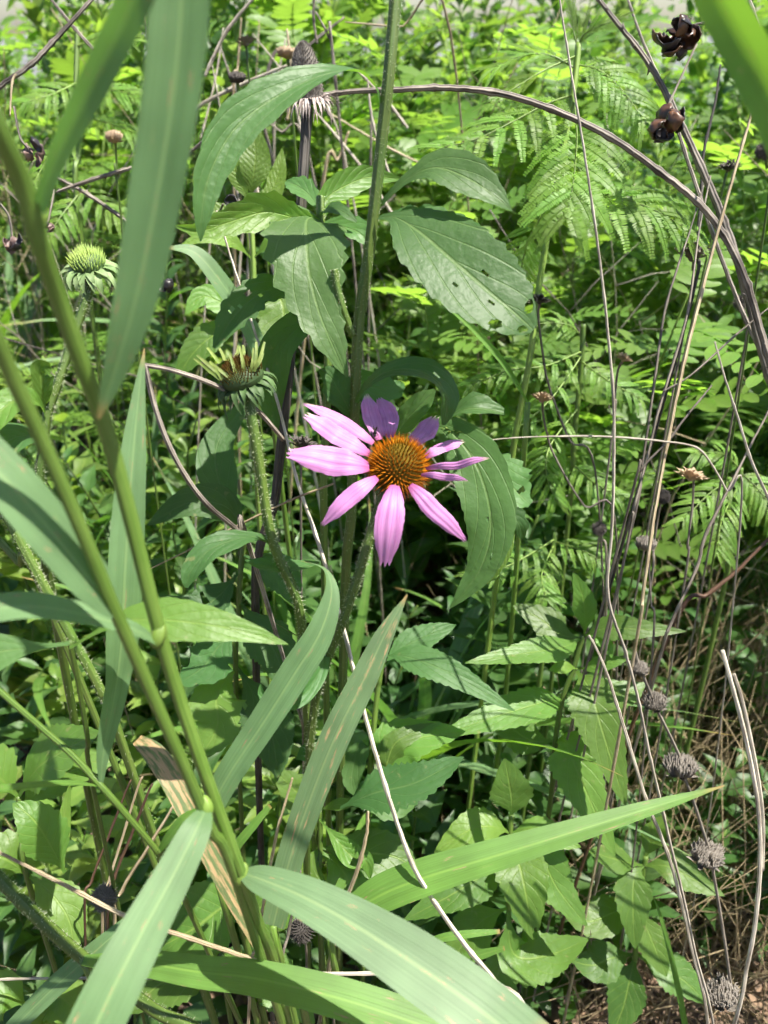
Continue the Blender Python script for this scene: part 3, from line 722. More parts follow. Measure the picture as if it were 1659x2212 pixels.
ga = [(-60, 170, .19), (0, 290, .20), (48, 395, .21), (84, 520, .22), (125, 640, .232), (175, 780, .245), (230, 930, .26), (285, 1130, .275), (335, 1330, .29), (385, 1500, .305), (450, 1690, .32), (515, 1870, .34), (560, 2000, .37), (600, 2110, .41)]
gr = empty('tall_grass', gbase(ga), 'tall green grass with long node-jointed stem and broad pale arching blades', 'grass')
stem(gr, ga, 26, M['grass_stem'], taper=.95, n=90)
for (x, y, d, r_) in ((77, 475, .218, 24), (342, 1372, .292, 18), (521, 1888, .343, 15.5)):
    mb = MB(); mb.ellip(P(x, y, d), P(x + 10, y - 40, d) - P(x, y, d), r_ * K * d, r_ * 1.7 * K * d, 12, 8); part('node', mb, M['lime_stem'], gr)
blade(gr, [(82, 455, .215), (120, 345, .206), (180, 220, .196), (245, 90, .188), (300, -30, .18), (350, -140, .175)], [30, 44, 66, 76, 80, 84], M['grass'], fold=.55, up=.2, roll=18)
blade(gr, [(335, 1385, .29), (290, 1360, .283), (190, 1330, .272), (60, 1310, .262), (-80, 1330, .255)], [22, 42, 66, 84, 90], M['grass'], fold=.15, up=.75)
blade(gr, [(522, 1886, .343), (560, 1898, .338), (650, 1935, .33), (760, 1995, .322), (900, 2085, .312), (1040, 2185, .303), (1180, 2300, .298)], [22, 66, 96, 120, 148, 156, 150], M['grass_flecked'], fold=.08, up=.6)
gb = [(-90, 560, .20), (-20, 705, .21), (30, 820, .22), (95, 960, .232), (170, 1130, .246), (245, 1310, .262), (320, 1480, .28), (400, 1660, .3), (455, 1790, .32), (520, 1930, .35)]
g2 = empty('grass_shoot', gbase(gb), 'thinner grass shoot leaning against the tall stem with blade hanging down', 'grass')
stem(g2, gb, 20, M['grass_stem'], taper=1.0, n=80)
blade(g2, [(250, 1330, .262), (205, 1265, .257), (120, 1160, .25), (30, 1055, .244), (-70, 950, .24)], [30, 96, 118, 120, 116], M['grass'], fold=.08, up=.5)
blade(g2, [(446, 1745, .312), (425, 1790, .303), (375, 1890, .292), (315, 2000, .281), (250, 2125, .270), (190, 2250, .262), (150, 2340, .258)], [24, 70, 92, 110, 126, 132, 132], M['grass'], fold=.06, up=.35)
mb = MB(); mb.ellip(P(446, 1740, .312), P(430, 1700, .312) - P(446, 1740, .312), 13.5 * K * .312, 24 * K * .312, 12, 8); part('node', mb, M['lime_stem'], g2)

# two grasses rooted outside the picture whose blades hang in front of the view
def off_grass(root, top, pts, widths, mat, label, roll=0, up=.2, fold=.12):
    root = Vector(root)
    t = empty('overhanging_grass', root, label, 'grass')
    base = P(*pts[0])
    path = [Vector(q) for q in spline([tuple(root - UP * .01), tuple(root.lerp(Vector(top), .55)), tuple(Vector(top)), tuple(base)], 30)]
    mb = MB(); mb.tube(path, [.0026 - .0009 * i / 29 for i in range(30)], 8); part('stem', mb, M['grass_stem'], t)
    blade(t, pts, widths, mat, up=up, roll=roll, fold=fold, n=50)
    return t
off_grass((-.30, .02, 0), (-.22, .10, 1.02), [(250, -420, .185), (330, -330, .19), (392, -180, .195), (392, 0, .2), (375, 200, .205), (340, 420, .212), (300, 620, .22), (255, 780, .228), (212, 905, .235)],
          [30, 80, 120, 142, 140, 128, 104, 62, 8], M['grass'], 'broad out-of-focus grass blade hanging down in front of the green bud', roll=[10, 10, 10, 15, 20, 10, -5, -15], fold=.22)
off_grass((.24, .12, 0), (.235, .13, .88), [(1800, 560, .22), (1740, 380, .215), (1680, 240, .21), (1620, 120, .208), (1560, 10, .205), (1490, -130, .2), (1430, -260, .2)],
          [40, 96, 104, 104, 98, 88, 60], M['grass_green'], 'bright green blurred grass blade hanging over the glossy seed pods', roll=-20, fold=.3)

# upright blade and thin jointed grass stem
ug = [(-40, 1458, .40), (30, 1520, .395), (90, 1572, .39), (155, 1630, .385), (218, 1697, .38), (280, 1768, .385), (342, 1842, .395), (380, 1900, .41)]
u = empty('jointed_grass', gbase(ug), 'thin dark jointed grass stem carrying one broad upright blade', 'grass')
stem(u, ug, 7, M['grass_stem'])
blade(u, [(218, 1697, .38), (224, 1620, .375), (248, 1500, .368), (262, 1390, .362), (272, 1200, .356), (284, 1030, .355), (297, 880, .357), (312, 752, .36)], [8, 34, 62, 80, 80, 66, 36, 2], M['grass'], up=.15, roll=[0, 20, 40, 20, 0, 0, 0], fold=.15)
blade(u, [(216, 1698, .38), (150, 1692, .372), (60, 1698, .365), (-40, 1708, .36)], [8, 26, 34, 36], M['grass_green'], up=.2, roll=55)
blade(u, [(342, 1842, .394), (362, 1812, .388), (398, 1770, .383), (440, 1745, .38)], [10, 24, 26, 12], M['grass_green'], up=.5)

def grass_solo(pts, widths, mat, label, group=None, up=.4, roll=0, fold=.1, name='grass_plant', rootdrop=True):
    b0 = P(*pts[0]); base = Vector((b0.x, b0.y + .01, 0))
    t = empty(name, base, label, 'grass', group)
    path = [Vector(q) for q in spline([tuple(base - UP * .01), tuple(base.lerp(b0, .5) + Vector((.01, 0, 0))), tuple(b0)], 12)]
    mb = MB(); mb.tube(path, [.0028 - .0006 * i / 11 for i in range(12)], 7); part('stem', mb, M['grass_stem'], t)
    blade(t, pts, widths, mat, up=up, roll=roll, fold=fold)
    return t
grass_solo([(712, 2020, .45), (760, 1975, .447), (830, 1930, .444), (930, 1892, .442), (1060, 1852, .443), (1220, 1803, .447), (1400, 1747, .455), (1566, 1697, .465)], [30, 66, 88, 88, 76, 58, 36, 2], M['grass_green'], 'bright green grass blade tapering to a point at the row of grey seed heads', up=.55, fold=.2)
grass_solo([(590, 2000, .42), (628, 1850, .417), (680, 1700, .414), (730, 1580, .412), (785, 1470, .413), (832, 1370, .416), (880, 1284, .42)], [56, 64, 70, 72, 64, 44, 2], M['grass_worn'], 'worn straight grass blade with browned flecked tip beneath the flower', up=.35, fold=.06)
grass_solo([(455, 1745, .42), (500, 1665, .415), (570, 1560, .41), (640, 1450, .406), (690, 1370, .405), (716, 1285, .408), (702, 1230, .412), (650, 1212, .418)], [60, 66, 72, 76, 66, 40, 14, 2], M['grass'], 'bent grass blade with twisted thin tip under the flower stem', up=.35, roll=[0, 0, 0, 5, 15, 40, 60], fold=.08)
grass_solo([(600, 2110, .40), (540, 1990, .395), (480, 1880, .39), (425, 1780, .388), (370, 1680, .39), (330, 1625, .394), (296, 1598, .40)], [22, 50, 58, 58, 56, 50, 26], M['grass_brown'], 'grass blade with reddish brown dying streaks behind the tall stem', up=.45)
grass_solo([(180, 2075, .395), (300, 2080, .388), (430, 2100, .38), (560, 2115, .375), (760, 2165, .37), (1010, 2250, .365)], [24, 56, 72, 82, 92, 92], M['grass_green'], 'long green grass blade lying over the fallen dry twigs', up=.7, fold=.12)
grass_solo([(20, 2230, .45), (110, 2140, .445), (200, 2060, .44), (280, 1990, .44)], [44, 52, 48, 30], M['grass'], 'short pale grass blade slanting up below the large bristly seed head', up=.5)
grass_solo([(640, 2105, .40), (760, 2140, .395), (900, 2185, .39), (1050, 2245, .385)], [22, 46, 52, 48], M['grass'], 'shaded grass blade half hidden under the broad flecked blade', up=.65, roll=-20)
grass_solo([(470, 1900, .45), (510, 1830, .445), (550, 1780, .443), (584, 1740, .443)], [14, 22, 20, 12], M['grass_green'], 'short cut-off grass blade beside the brown stub', up=.3)
grass_solo([(905, 2050, .56), (950, 2028, .555), (1010, 2018, .552), (1080, 2012, .55)], [14, 20, 18, 10], M['grass_green'], 'small cut green blade lying over low leaves', up=.6)
grass_solo([(950, 2090, .58), (1030, 2065, .575), (1090, 2048, .57)], [30, 24, 10], M['grass_green'], 'small pale blade below the cut green blade', up=.6)
grass_solo([(1480, 2215, .62), (1462, 2120, .615), (1430, 1990, .61), (1412, 1940, .61)], [14, 14, 9, 1], M['grass_green'], 'thin upright grass tip between the dry stalks', up=.2)
grass_solo([(575, 790, .60), (530, 690, .59), (470, 600, .58), (420, 545, .575), (365, 535, .57)], [40, 44, 44, 36, 8], M['grass'], 'bluish grass blade bending over behind the black seed pod', up=.5)
grass_solo([(1140, 870, .60), (1090, 790, .59), (1020, 710, .58), (940, 640, .57)], [4, 15, 16, 8], M['grass_green'], 'narrow folded grass blade slanting down behind the large leaf', up=.4, fold=.6)

# ------------------------------------------------------------------ brown arching branches and dry stalks
def dry(name, label, pts, rpx, mat, ground=True, taper=1.0, lump=.07, group=None, cat='dry stalk', lean=.5, sides=7, knots=0):
    b0 = gbase(pts, lean) if ground else P(*pts[-1])
    path = stem_path(pts, ground, max(24, 9 * len(pts)), lean)
    r0 = rpx * K * pts[0][2] * (.62 if cat != 'branch' else .72)
    mb = MB(); n = len(path)
    path = [p + Vector((R.gauss(0, 1), R.gauss(0, 1), R.gauss(0, 1))) * r0 * .06 for p in path]
    mb.tube(path, [r0 * (1 + (taper - 1) * i / (n - 1)) * (.55 + .45 * min(1, i / (n * .35)) if i < n * .35 else 1) * (1.25 if i % 9 == 4 else 1) for i in range(n)], sides, lump=lump)
    for _ in range(knots):
        k = R.randrange(2, n - 3); T = (path[k + 1] - path[k]).normalized()
        o = Vector((R.gauss(0, 1), R.gauss(0, 1), R.gauss(0, 1))); o = (o - o.dot(T) * T).normalized()
        mb.spike(path[k], path[k] + (o * 1.9 + T * R.uniform(-1, 1)) * r0 * 1.2, r0 * .7, 5)
    return solo(name, mb, mat, label, cat, group, base=b0)

dry('arching_branch', 'ridged brown branch arching from behind the dead cone over the bundleflower', [(400, 338, .56), (470, 282, .545), (560, 240, .53), (660, 213, .52), (760, 198, .512), (860, 194, .508), (960, 190, .505), (1080, 202, .503), (1200, 240, .502), (1320, 297, .502), (1420, 368, .503), (1500, 430, .505), (1555, 495, .508), (1605, 590, .512), (1645, 720, .52), (1690, 880, .53), (1790, 1200, .55), (1950, 1700, .58)], 8, M['bark'], taper=1.35, knots=22, cat='branch')
dry('arching_branch', 'thick brown branch curving down past the two glossy seed pods', [(1265, -40, .57), (1330, 45, .565), (1400, 135, .56), (1465, 255, .555), (1525, 385, .55), (1568, 490, .55), (1610, 620, .55), (1655, 790, .555), (1730, 1000, .57), (1850, 1300, .59), (2000, 1700, .62)], 11, M['bark'], taper=1.2, knots=16, cat='branch')
dry('arching_branch', 'thinner brown stalk running beside the thick curving branch', [(1350, -20, .60), (1385, 80, .595), (1440, 210, .59), (1490, 360, .585), (1545, 520, .58), (1610, 690, .58), (1690, 860, .59), (1830, 1200, .61), (1990, 1600, .64)], 6, M['bark'], cat='branch')
dry('pale_stalk', 'pale grey stalk beside the bright blurred blade over the pods', [(1612, -20, .42), (1640, 60, .42), (1675, 170, .42), (1720, 330, .43), (1850, 900, .47), (2000, 1600, .52)], 9, M['grey_tan'])
dry('tan_stalk', 'straight tan stalk leaning across the thick curving branches', [(1655, 130, .47), (1628, 230, .47), (1590, 360, .472), (1545, 520, .475), (1508, 660, .478), (1478, 780, .48), (1445, 940, .485), (1412, 1120, .49), (1388, 1290, .50), (1372, 1400, .52)], 7, M['tan'], taper=.9)
dry('grey_stalk', 'thin grey stalk next to the straight tan stalk', [(1520, 400, .56), (1490, 500, .555), (1468, 564, .55), (1436, 672, .55), (1415, 816, .55), (1386, 1014, .555), (1360, 1161, .56)], 4.5, M['grey_dark'])
dry('grey_stalk', 'dark jointed stalk between the grey and tan stalks', [(1535, 380, .54), (1510, 500, .538), (1487, 665, .535), (1451, 794, .535), (1422, 888, .54), (1400, 980, .545), (1368, 1104, .55), (1350, 1200, .56)], 5, M['grey_dark'])
dry('grey_stalk', 'black twisted stem through the wide withered whorl', [(1556, 140, .60), (1545, 220, .6), (1520, 330, .598), (1515, 420, .595), (1508, 500, .59), (1500, 560, .585), (1480, 700, .58)], 6, M['dead_stem'])
dry('diagonal_twig', 'thin twig slanting down to the straight tan stalk', [(1680, 650, .53), (1595, 719, .53), (1494, 809, .533), (1433, 845, .535)], 3.6, M['grey_dark'], ground=False)
dry('diagonal_twig', 'forked dark twig with pale cut end', [(1538, 832, .52), (1478, 905, .52), (1443, 953, .522), (1382, 1018, .53), (1362, 1080, .54)], 5, M['grey_dark'])
dry('bent_stalk', 'bent dry stalk zigzagging under the pale round seed head', [(1544, 738, .50), (1566, 816, .50), (1595, 906, .503), (1623, 996, .508), (1665, 1090, .515), (1720, 1250, .53), (1850, 1600, .56)], 5, M['grey_tan'])
dry('bent_stalk', 'grey stalk slanting just above the red brown stalk', [(1680, 850, .55), (1630, 945, .55), (1573, 1057, .552), (1522, 1161, .555), (1505, 1225, .56), (1447, 1351, .57), (1420, 1440, .59)], 6, M['grey_dark'])
dry('red_brown_stalk', 'thick red brown stalk slanting behind the grey ones', [(1700, 1120, .60), (1600, 1225, .605), (1530, 1283, .61), (1450, 1358, .62)], 8, M['red_brown'])
dry('pale_twig', 'thin pale twig lying almost level between the flower and the tan stalk', [(1030, 960, .475), (1062, 950, .475), (1145, 944, .475), (1250, 942, .475), (1330, 944, .475), (1420, 952, .478), (1500, 965, .482), (1535, 1000, .487), (1570, 1060, .495), (1600, 1115, .505)], 3.8, M['grey_tan'], lump=.2, knots=3)
dry('tall_thin_stalk', 'very long thin pale stalk rising from the straw past the bundleflower', [(1200, -60, .46), (1212, 20, .46), (1236, 170, .458), (1262, 330, .457), (1290, 520, .457), (1310, 690, .458), (1325, 860, .46), (1326, 1000, .462), (1322, 1140, .465), (1313, 1285, .47), (1350, 1405, .475), (1379, 1513, .48), (1402, 1625, .486), (1429, 1740, .493), (1452, 1840, .50), (1472, 1920, .507), (1500, 2050, .52), (1545, 2260, .545)], 5.5, M['grey_tan'], knots=6)
dry('split_stalk', 'pale split stalk leaning across the bee balm leaves', [(1272, 1372, .50), (1290, 1405, .50), (1314, 1463, .50), (1338, 1540, .502), (1362, 1618, .505), (1397, 1730, .512), (1440, 1838, .52), (1466, 1925, .527), (1492, 2040, .537), (1530, 2230, .555)], 6.5, M['grey_tan'])
dry('crossing_stalk', 'long dry stalk passing behind the flower stem and across the worn blade', [(468, 455, .52), (500, 560, .515), (545, 700, .508), (600, 870, .50), (640, 1030, .49), (690, 1180, .478), (740, 1350, .465), (782, 1520, .455), (830, 1690, .448), (884, 1850, .44), (930, 1935, .438), (1000, 2035, .436), (1070, 2120, .436), (1150, 2230, .438)], 6, M['grey_tan'], taper=1.25, knots=4)
dry('fallen_stalk', 'tan fallen stalk lying across the large bristly grey seed head', [(-40, 1822, .38), (60, 1872, .385), (160, 1922, .388), (270, 1978, .39), (420, 2030, .395), (560, 2078, .40), (730, 2140, .405), (920, 2205, .41)], 8, M['tan'], ground=False, lump=.08)
dry('fallen_stalk', 'pale straight twig lying level under the fallen tan stalk', [(-40, 2116, .46), (150, 2113, .46), (400, 2112, .462), (600, 2105, .464), (800, 2103, .466), (1005, 2104, .47), (1050, 2130, .472), (1110, 2185, .476)], 6.5, M['grey_tan'], ground=False, lump=.08)
dry('leaning_straw', 'thin pale straw slanting behind the stem of the half open flower', [(318, 1232, .50), (400, 1192, .49), (480, 1152, .482), (560, 1112, .478), (640, 1075, .476), (720, 1045, .475)], 3.6, M['tan'], ground=False, lump=.1)
bk = empty('broken_stalk', gbase([(450, 1090, .46), (520, 1150, .48)]), 'brown stalk snapped into a sharp bend beside the half open flower', 'dry stalk')
stem(bk, [(314, 790, .41), (332, 870, .412), (362, 955, .416), (402, 1030, .424), (450, 1092, .434), (515, 1148, .45), (545, 1200, .47)], 6, M['bark'], name='lower_piece', lump=.15)
stem(bk, [(314, 789, .41), (372, 800, .412), (450, 826, .42), (510, 856, .435), (560, 890, .45), (612, 950, .47)], 5.5, M['bark'], ground=False, name='snapped_piece', lump=.15)
dry('stub_stalk', 'broken brown stub with frayed top', [(632, 1680, .43), (620, 1720, .432), (598, 1800, .437), (575, 1920, .445), (555, 2040, .455), (540, 2130, .465)], 6, M['tan'], lump=.12)
dry('stub_stalk', 'curled tan husk stub by the damaged leaf', [(795, 1752, .50), (792, 1800, .50), (775, 1870, .502), (745, 1950, .508), (728, 2000, .515)], 8, M['tan'], lump=.12)
dry('stub_stalk', 'dark stub in front of the level twig', [(650, 1880, .44), (640, 1930, .442), (622, 2020, .447), (605, 2130, .455)], 5.5, M['bark'], lump=.12)
gs = empty('split_grey_stalk', gbase([(1616, 2080, .5), (1584, 2212, .51)]), 'thick weathered grey stalk split in two beside the row of seed heads', 'dry stalk')
stem(gs, [(1560, 1404, .46), (1577, 1465, .46), (1600, 1550, .463), (1622, 1650, .466), (1638, 1745, .47), (1642, 1860, .475), (1632, 1990, .482), (1614, 2085, .49), (1580, 2230, .505)], 4.6, M['grey_tan'], lump=.2, taper=1.1)
stem(gs, [(1584, 1455, .47), (1602, 1510, .47), (1622, 1600, .472), (1640, 1700, .474), (1648, 1780, .477), (1646, 1880, .48)], 4.5, M['grey_tan'], ground=False, name='split_strip', lump=.08)
for k, (x0, y0, x1, y1) in enumerate([(274, 1704, 198, 1902), (299, 1697, 236, 1902), (320, 1712, 248, 1895), (366, 1755, 263, 1924)]):
    dry('dead_grass_stem', 'brown dead grass stem in the small bundle by the round grey seed head', [(x0 + 10, y0 - 20, .50), (x0, y0, .5), ((x0 + x1) / 2, (y0 + y1) / 2, .505), (x1, y1, .512), (x1 - 15, y1 + 80, .52)], 4.5 + .6 * k, M['tan'] if k % 2 else M['red_brown'], group='dead stems in the bundle', lump=.08)
for pts, r_, m_, lb in [
    ([(215, -20, .60), (120, 85, .6), (60, 145, .6), (-30, 205, .6)], 9, 'bark', 'ridged brown branch slanting above the purplish dry pods'),
    ([(95, -20, .66), (160, 60, .655), (222, 128, .65)], 6, 'bark', 'brown twig crossing behind the ridged branch'),
    ([(262, -10, .58), (238, 60, .58), (212, 132, .58)], 6, 'tan', 'short tan twig with a knobby end'),
    ([(120, 415, .62), (200, 388, .62), (285, 362, .62)], 7, 'bark', 'brown twig rising in a cross of two twigs'),
    ([(115, 380, .64), (190, 420, .64), (275, 478, .64)], 7, 'bark', 'brown twig sloping down in a cross of two twigs'),
    ([(22, 250, .58), (26, 180, .58), (35, 160, .58)], 4, 'tan', 'thin twig dropping from the ridged branch')]:
    dry('corner_twig', lb, pts, r_, M[m_], ground=False, knots=3)
rt = random.Random(61)
for k in range(26):
    x = rt.uniform(430, 820); y = rt.uniform(-20, 300); a = rt.gauss(0, .75); L = rt.uniform(90, 320); d = rt.uniform(.72, 1.0)
    x1 = x + math.sin(a) * L; y1 = y + abs(math.cos(a)) * L + 15; m1 = ((x + x1) / 2 + rt.uniform(-14, 14), (y + y1) / 2 + rt.uniform(-10, 10))
    dry('tangled_twig', 'thin dry twig in the tangle behind the dead cone', [(x, y, d), m1 + (d + .01,), (x1, y1, d + .02)], rt.uniform(3.5, 7), M[rt.choice(('tan', 'grey_tan', 'grey_tan', 'bark'))], ground=rt.random() < .55, group='twigs behind the dead cone', cat='twig', knots=3)
# hairy old stems lower left
for pts, lb, r_ in [([(-30, 1870, .43), (30, 1930, .43), (100, 2000, .432), (200, 2085, .437), (330, 2180, .445), (480, 2290, .455)], 'thick hairy green stem slanting below the fallen tan stalk', 14),
                ([(-20, 1060, .45), (20, 1125, .452), (66, 1212, .456), (100, 1275, .46), (160, 1385, .468), (222, 1500, .48), (262, 1600, .495)], 'dark hairy stem leaning behind the blurred grass stems', 11),
                ([(-10, 1160, .47), (40, 1215, .472), (98, 1290, .477)], 'smooth dark stem beside the dark hairy stem', 8)]:
    hs_ = empty('hairy_stem', gbase(pts), lb, 'stem')
    stem(hs_, pts, r_, M['tall_stem'] if r_ != 14 else M['green_stem'], hair=0 if r_ == 8 else 900, hlen=.002)

# ------------------------------------------------------------------ dry round seed heads
def head_mesh(kind, rr):
    """unit-radius dry flower head, axis +Z, base at the origin"""
    mb = MB()
    if kind == 'cup':          # bundle of calyx tubes, flat top
        for i in range(190):
            t = (i + .5) / 190; ph = i * 2.399963; q = math.sqrt(t); d = Vector((math.cos(ph), math.sin(ph), 0))
            if noise.noise(Vector((d.x * q * 1.6, d.y * q * 1.6, 4))) > .33: continue
            e = d * q * rr.uniform(.8, 1.15) + Vector((0, 0, 1.28 - .38 * q * q + rr.uniform(-.2, .16)))
            mb.tube([d * .08 + Vector((0, 0, .02)), d * q * .72 + Vector((0, 0, .30)), d * q * .98 + Vector((0, 0, .72)), e], [.03, .055, .06, .05], 4)
            mb.spike(e, e + d * .1 * q + Vector((rr.uniform(-.08, .08), rr.uniform(-.08, .08), .12)), .05, 3)
        for i in range(10):
            ph = rr.random() * 6.28; d = Vector((math.cos(ph), math.sin(ph), 0))
            mb.sheet([d * .1 + Vector((0, 0, .05)), d * .8 + Vector((0, 0, .15)), d * 1.15 + Vector((0, 0, rr.uniform(.2, .7)))], [.1, .18, .02], [UP] * 3, 2, .3)
    elif kind == 'ball':       # bristly ball
        mb.ellip((0, 0, .8), (0, 0, 1), .62, .62, 12, 8)
        for i in range(260):
            t = (i + .5) / 260; ph = i * 2.399963; th = math.acos(1 - 2 * t)
            d = Vector((math.cos(ph) * math.sin(th), math.sin(ph) * math.sin(th), math.cos(th)))
            c = Vector((0, 0, .8)); mb.spike(c + d * .5, c + d * rr.uniform(.82, 1.05), .075, 4)
    else:                      # open ragged tan head
        for i in range(46):
            ph = i * 2.399963; q = math.sqrt((i + .5) / 46)
            d = Vector((math.cos(ph), math.sin(ph), 0)); e = d * q * 1.1 + Vector((0, 0, .35 + .55 * (1 - q) + rr.uniform(-.1, .15)))
            s_ = d * .12 * q
            mb.sheet([s_, s_.lerp(e, .5) + Vector((0, 0, -.05)), e, e + d * .18 + Vector((0, 0, rr.uniform(-.1, .2)))], [.05, .10, .13, .03], [UP + d * .2] * 4, 2, .5)
        mb.ellip((0, 0, .12), (0, 0, 1), .28, .3, 10, 6)
    return mb
HEADS = {}
for kd in ('cup', 'ball', 'open'):
    for mt in ('seed_head', 'seed_dark', 'seed_tan'):
        me = head_mesh(kd, random.Random(len(HEADS) + 5)).mesh('seed_head', smooth=(kd != 'ball')); me.materials.append(M[mt]); HEADS[kd, mt] = me
def put_head(parent, px, py, d, rpx, kind, mt, tilt=(0, 0), name='seed_head'):
    o = bpy.data.objects.new(name, HEADS[kind, mt]); COL.objects.link(o)
    r_ = rpx * K * d
    c = P(px, py, d)
    rot = Matrix.Rotation(rad(tilt[0]), 4, 'X') @ Matrix.Rotation(rad(tilt[1]), 4, 'Y') @ Matrix.Rotation(R.random() * 6, 4, 'Z')
    if parent: o.parent = parent; c = c - wloc(parent)
    ax = rot @ Vector((0, 0, 1))
    o.matrix_basis = Matrix.Translation(c - ax * r_ * .75) @ rot @ Matrix.Diagonal((r_ * R.uniform(.85, 1.1), r_ * R.uniform(.85, 1.1), r_ * R.uniform(.8, 1.1), 1))
    return o

mp_ = [(1372, 1408, .545), (1381, 1440, .545), (1404, 1495, .548), (1418, 1530, .55), (1466, 1630, .556), (1478, 1678, .558), (1496, 1725, .56), (1528, 1825, .566), (1540, 1880, .57), (1560, 2000, .578), (1576, 2110, .586), (1592, 2240, .60)]
mo = empty('dry_bee_balm', gbase(mp_), 'dead stalk threaded with a row of grey seed heads', 'dead flower')
stem(mo, mp_, 3.6, M['grey_dark'], lump=.1)
for x, y, d, r_ in ((1381, 1442, .545, 21), (1414, 1514, .55, 27), (1470, 1652, .557, 36), (1530, 1842, .567, 37), (1560, 2140, .583, 38)):
    put_head(mo, x, y, d, r_, 'cup', 'seed_head', (R.uniform(-25, 5), R.uniform(-12, 12)))
SH = [  # x, y, depth, radius, kind, material, stem points after the head, label
 (1170, 636, .60, 24, 'open', 'seed_dark', [(1163, 680), (1172, 760), (1185, 830), (1230, 950), (1290, 1050)], 'dark ragged seed head beside the tip of the large leaf'),
 (1174, 850, .585, 23, 'open', 'seed_tan', [(1172, 885), (1180, 930), (1198, 985), (1262, 1092), (1330, 1140)], 'tan ragged seed head on a curved stem above the level twig'),
 (1350, 768, .62, 16, 'open', 'seed_tan', [(1335, 800), (1328, 860), (1320, 960)], 'small closed brown seed head behind the long thin stalk'),
 (1498, 1014, .55, 30, 'open', 'seed_tan', [(1498, 1040), (1496, 1090), (1485, 1180), (1478, 1260)], 'pale tan open seed head standing clear on a straight stem'),
 (1432, 1072, .60, 21, 'ball', 'seed_dark', [(1425, 1095), (1412, 1180), (1400, 1300)], 'round dark bristly seed head behind the tan stalk'),
 (1294, 1143, .62, 20, 'ball', 'seed_dark', [(1300, 1165), (1310, 1250)], 'round brown bristly seed head next to the long thin stalk'),
 (1396, 1172, .55, 24, 'cup', 'seed_head', [(1400, 1195), (1406, 1300), (1410, 1400)], 'lilac grey tufted seed head on an upright stalk'),
 (1600, 655, .60, 20, 'ball', 'seed_head', [(1610, 690), (1600, 800)], 'pale round seed head beside the brown branches'),
 (1652, 326, .55, 24, 'ball', 'seed_dark', [(1655, 360), (1650, 500)], 'dark round seed head beside the pale grey stalk'),
 (1500, 532, .58, 34, 'open', 'seed_head', [(1496, 580), (1480, 700)], 'wide withered whorl around the black twisted stem'),
 (1575, 348, .62, 24, 'open', 'seed_dark', [(1565, 390), (1540, 500)], 'small dark withered whorl beside the thick curving branch'),
 (224, 1937, .47, 38, 'ball', 'seed_head', [(226, 1975), (231, 2030), (236, 2110)], 'large bristly grey seed head under the fallen tan stalk'),
 (652, 2008, .47, 36, 'ball', 'seed_dark', [(661, 2045), (662, 2100), (658, 2230)], 'dark bristly seed head tucked under the broad blade'),
 (722, 2140, .50, 44, 'ball', 'seed_tan', [(722, 2180), (722, 2240)], 'pale fluffy seed head below the level twig'),
 (246, 294, .60, 18, 'cup', 'seed_tan', [(250, 315), (254, 380), (262, 470)], 'brown seed cup on a green stem by the crossing twigs'),
 (620, 110, .68, 20, 'cup', 'seed_tan', [(622, 140), (630, 220)], 'brown seed cup beside the dead cone'),
 (512, 165, .66, 18, 'cup', 'seed_dark', [(515, 190), (520, 300)], 'dark seed cup above the arched leaf'),
 (530, 80, .68, 20, 'open', 'seed_head', [(532, 100), (545, 240)], 'ragged grey tuft beside the dead cone'),
 (655, 945, .56, 28, 'open', 'seed_dark', [(655, 985), (650, 1100)], 'black spiny withered head behind the pink petals')]
for x, y, d, r_, kd, mt, sp, lb in SH:
    pts = [(x, y + r_ * .3, d)] + [(a, b_, d + .012 * (k + 1)) for k, (a, b_) in enumerate(sp)]
    t = empty('dry_seed_head', gbase(pts), lb, 'seed head')
    stem(t, pts, 2.6, M['grey_dark'] if y > 400 else M['green_stem'], lump=.1)
    put_head(t, x, y, d, r_, kd, mt, (R.uniform(-20, 5), R.uniform(-15, 15)))

# ------------------------------------------------------------------ curled seed pods
def pods(px, py, d, size, n, mats, label, stalk, spread=1.0, seed=0, name='seed_pod_cluster'):
    rr = random.Random(seed); c = P(px, py, d)
    t = empty(name, P(*stalk[-1]), label, 'seed pod')
    path = px_path(list(stalk), 14); mb = MB(); mb.tube(path, [2.6 * K * d] * 14, 5); part('stalk', mb, M['grey_dark'], t)
    S = size * K * d
    for i in range(n):
        dv = Vector((rr.gauss(0, 1), rr.gauss(0, .8), rr.gauss(0, 1))).normalized()
        o = c + dv * S * .09 * spread; bd = Vector((rr.gauss(0, 1), rr.gauss(0, 1), rr.gauss(0, 1))); bd = (bd - bd.dot(dv) * dv).normalized()
        pts = []; L = S * rr.uniform(.5, .68)
        for k in range(11):
            a = (k / 10) * 2.5
            pts.append(o + dv * L * .36 * math.sin(a) * 1.2 + bd * L * .42 * (1 - math.cos(a)))
        side = dv.cross(bd)
        mb = MB()
        nr = [(math.cos(k / 10 * 2.5) * bd - math.sin(k / 10 * 2.5) * dv) for k in range(11)]
        hw = [S * .24 * x for x in (.15, .7, .95, 1, 1.05, 1, .95, .85, .65, .35, .04)]
        mb.sheet(pts, hw, nr, 6, .45, 0, 0, .15, 2.5, rr=rr)
        o_ = part('pod', mb, mats[i % len(mats)], t)
        md = o_.modifiers.new('thickness', 'SOLIDIFY'); md.thickness = .0006
    return t
pods(1460, 82, .54, 96, 11, [M['pod'], M['pod_black'], M['pod']], 'glossy dark brown seed pods next to the bright blurred blade', [(1455, 95, .545), (1480, 60, .548), (1540, 48, .55), (1570, 60, .555)], seed=4)
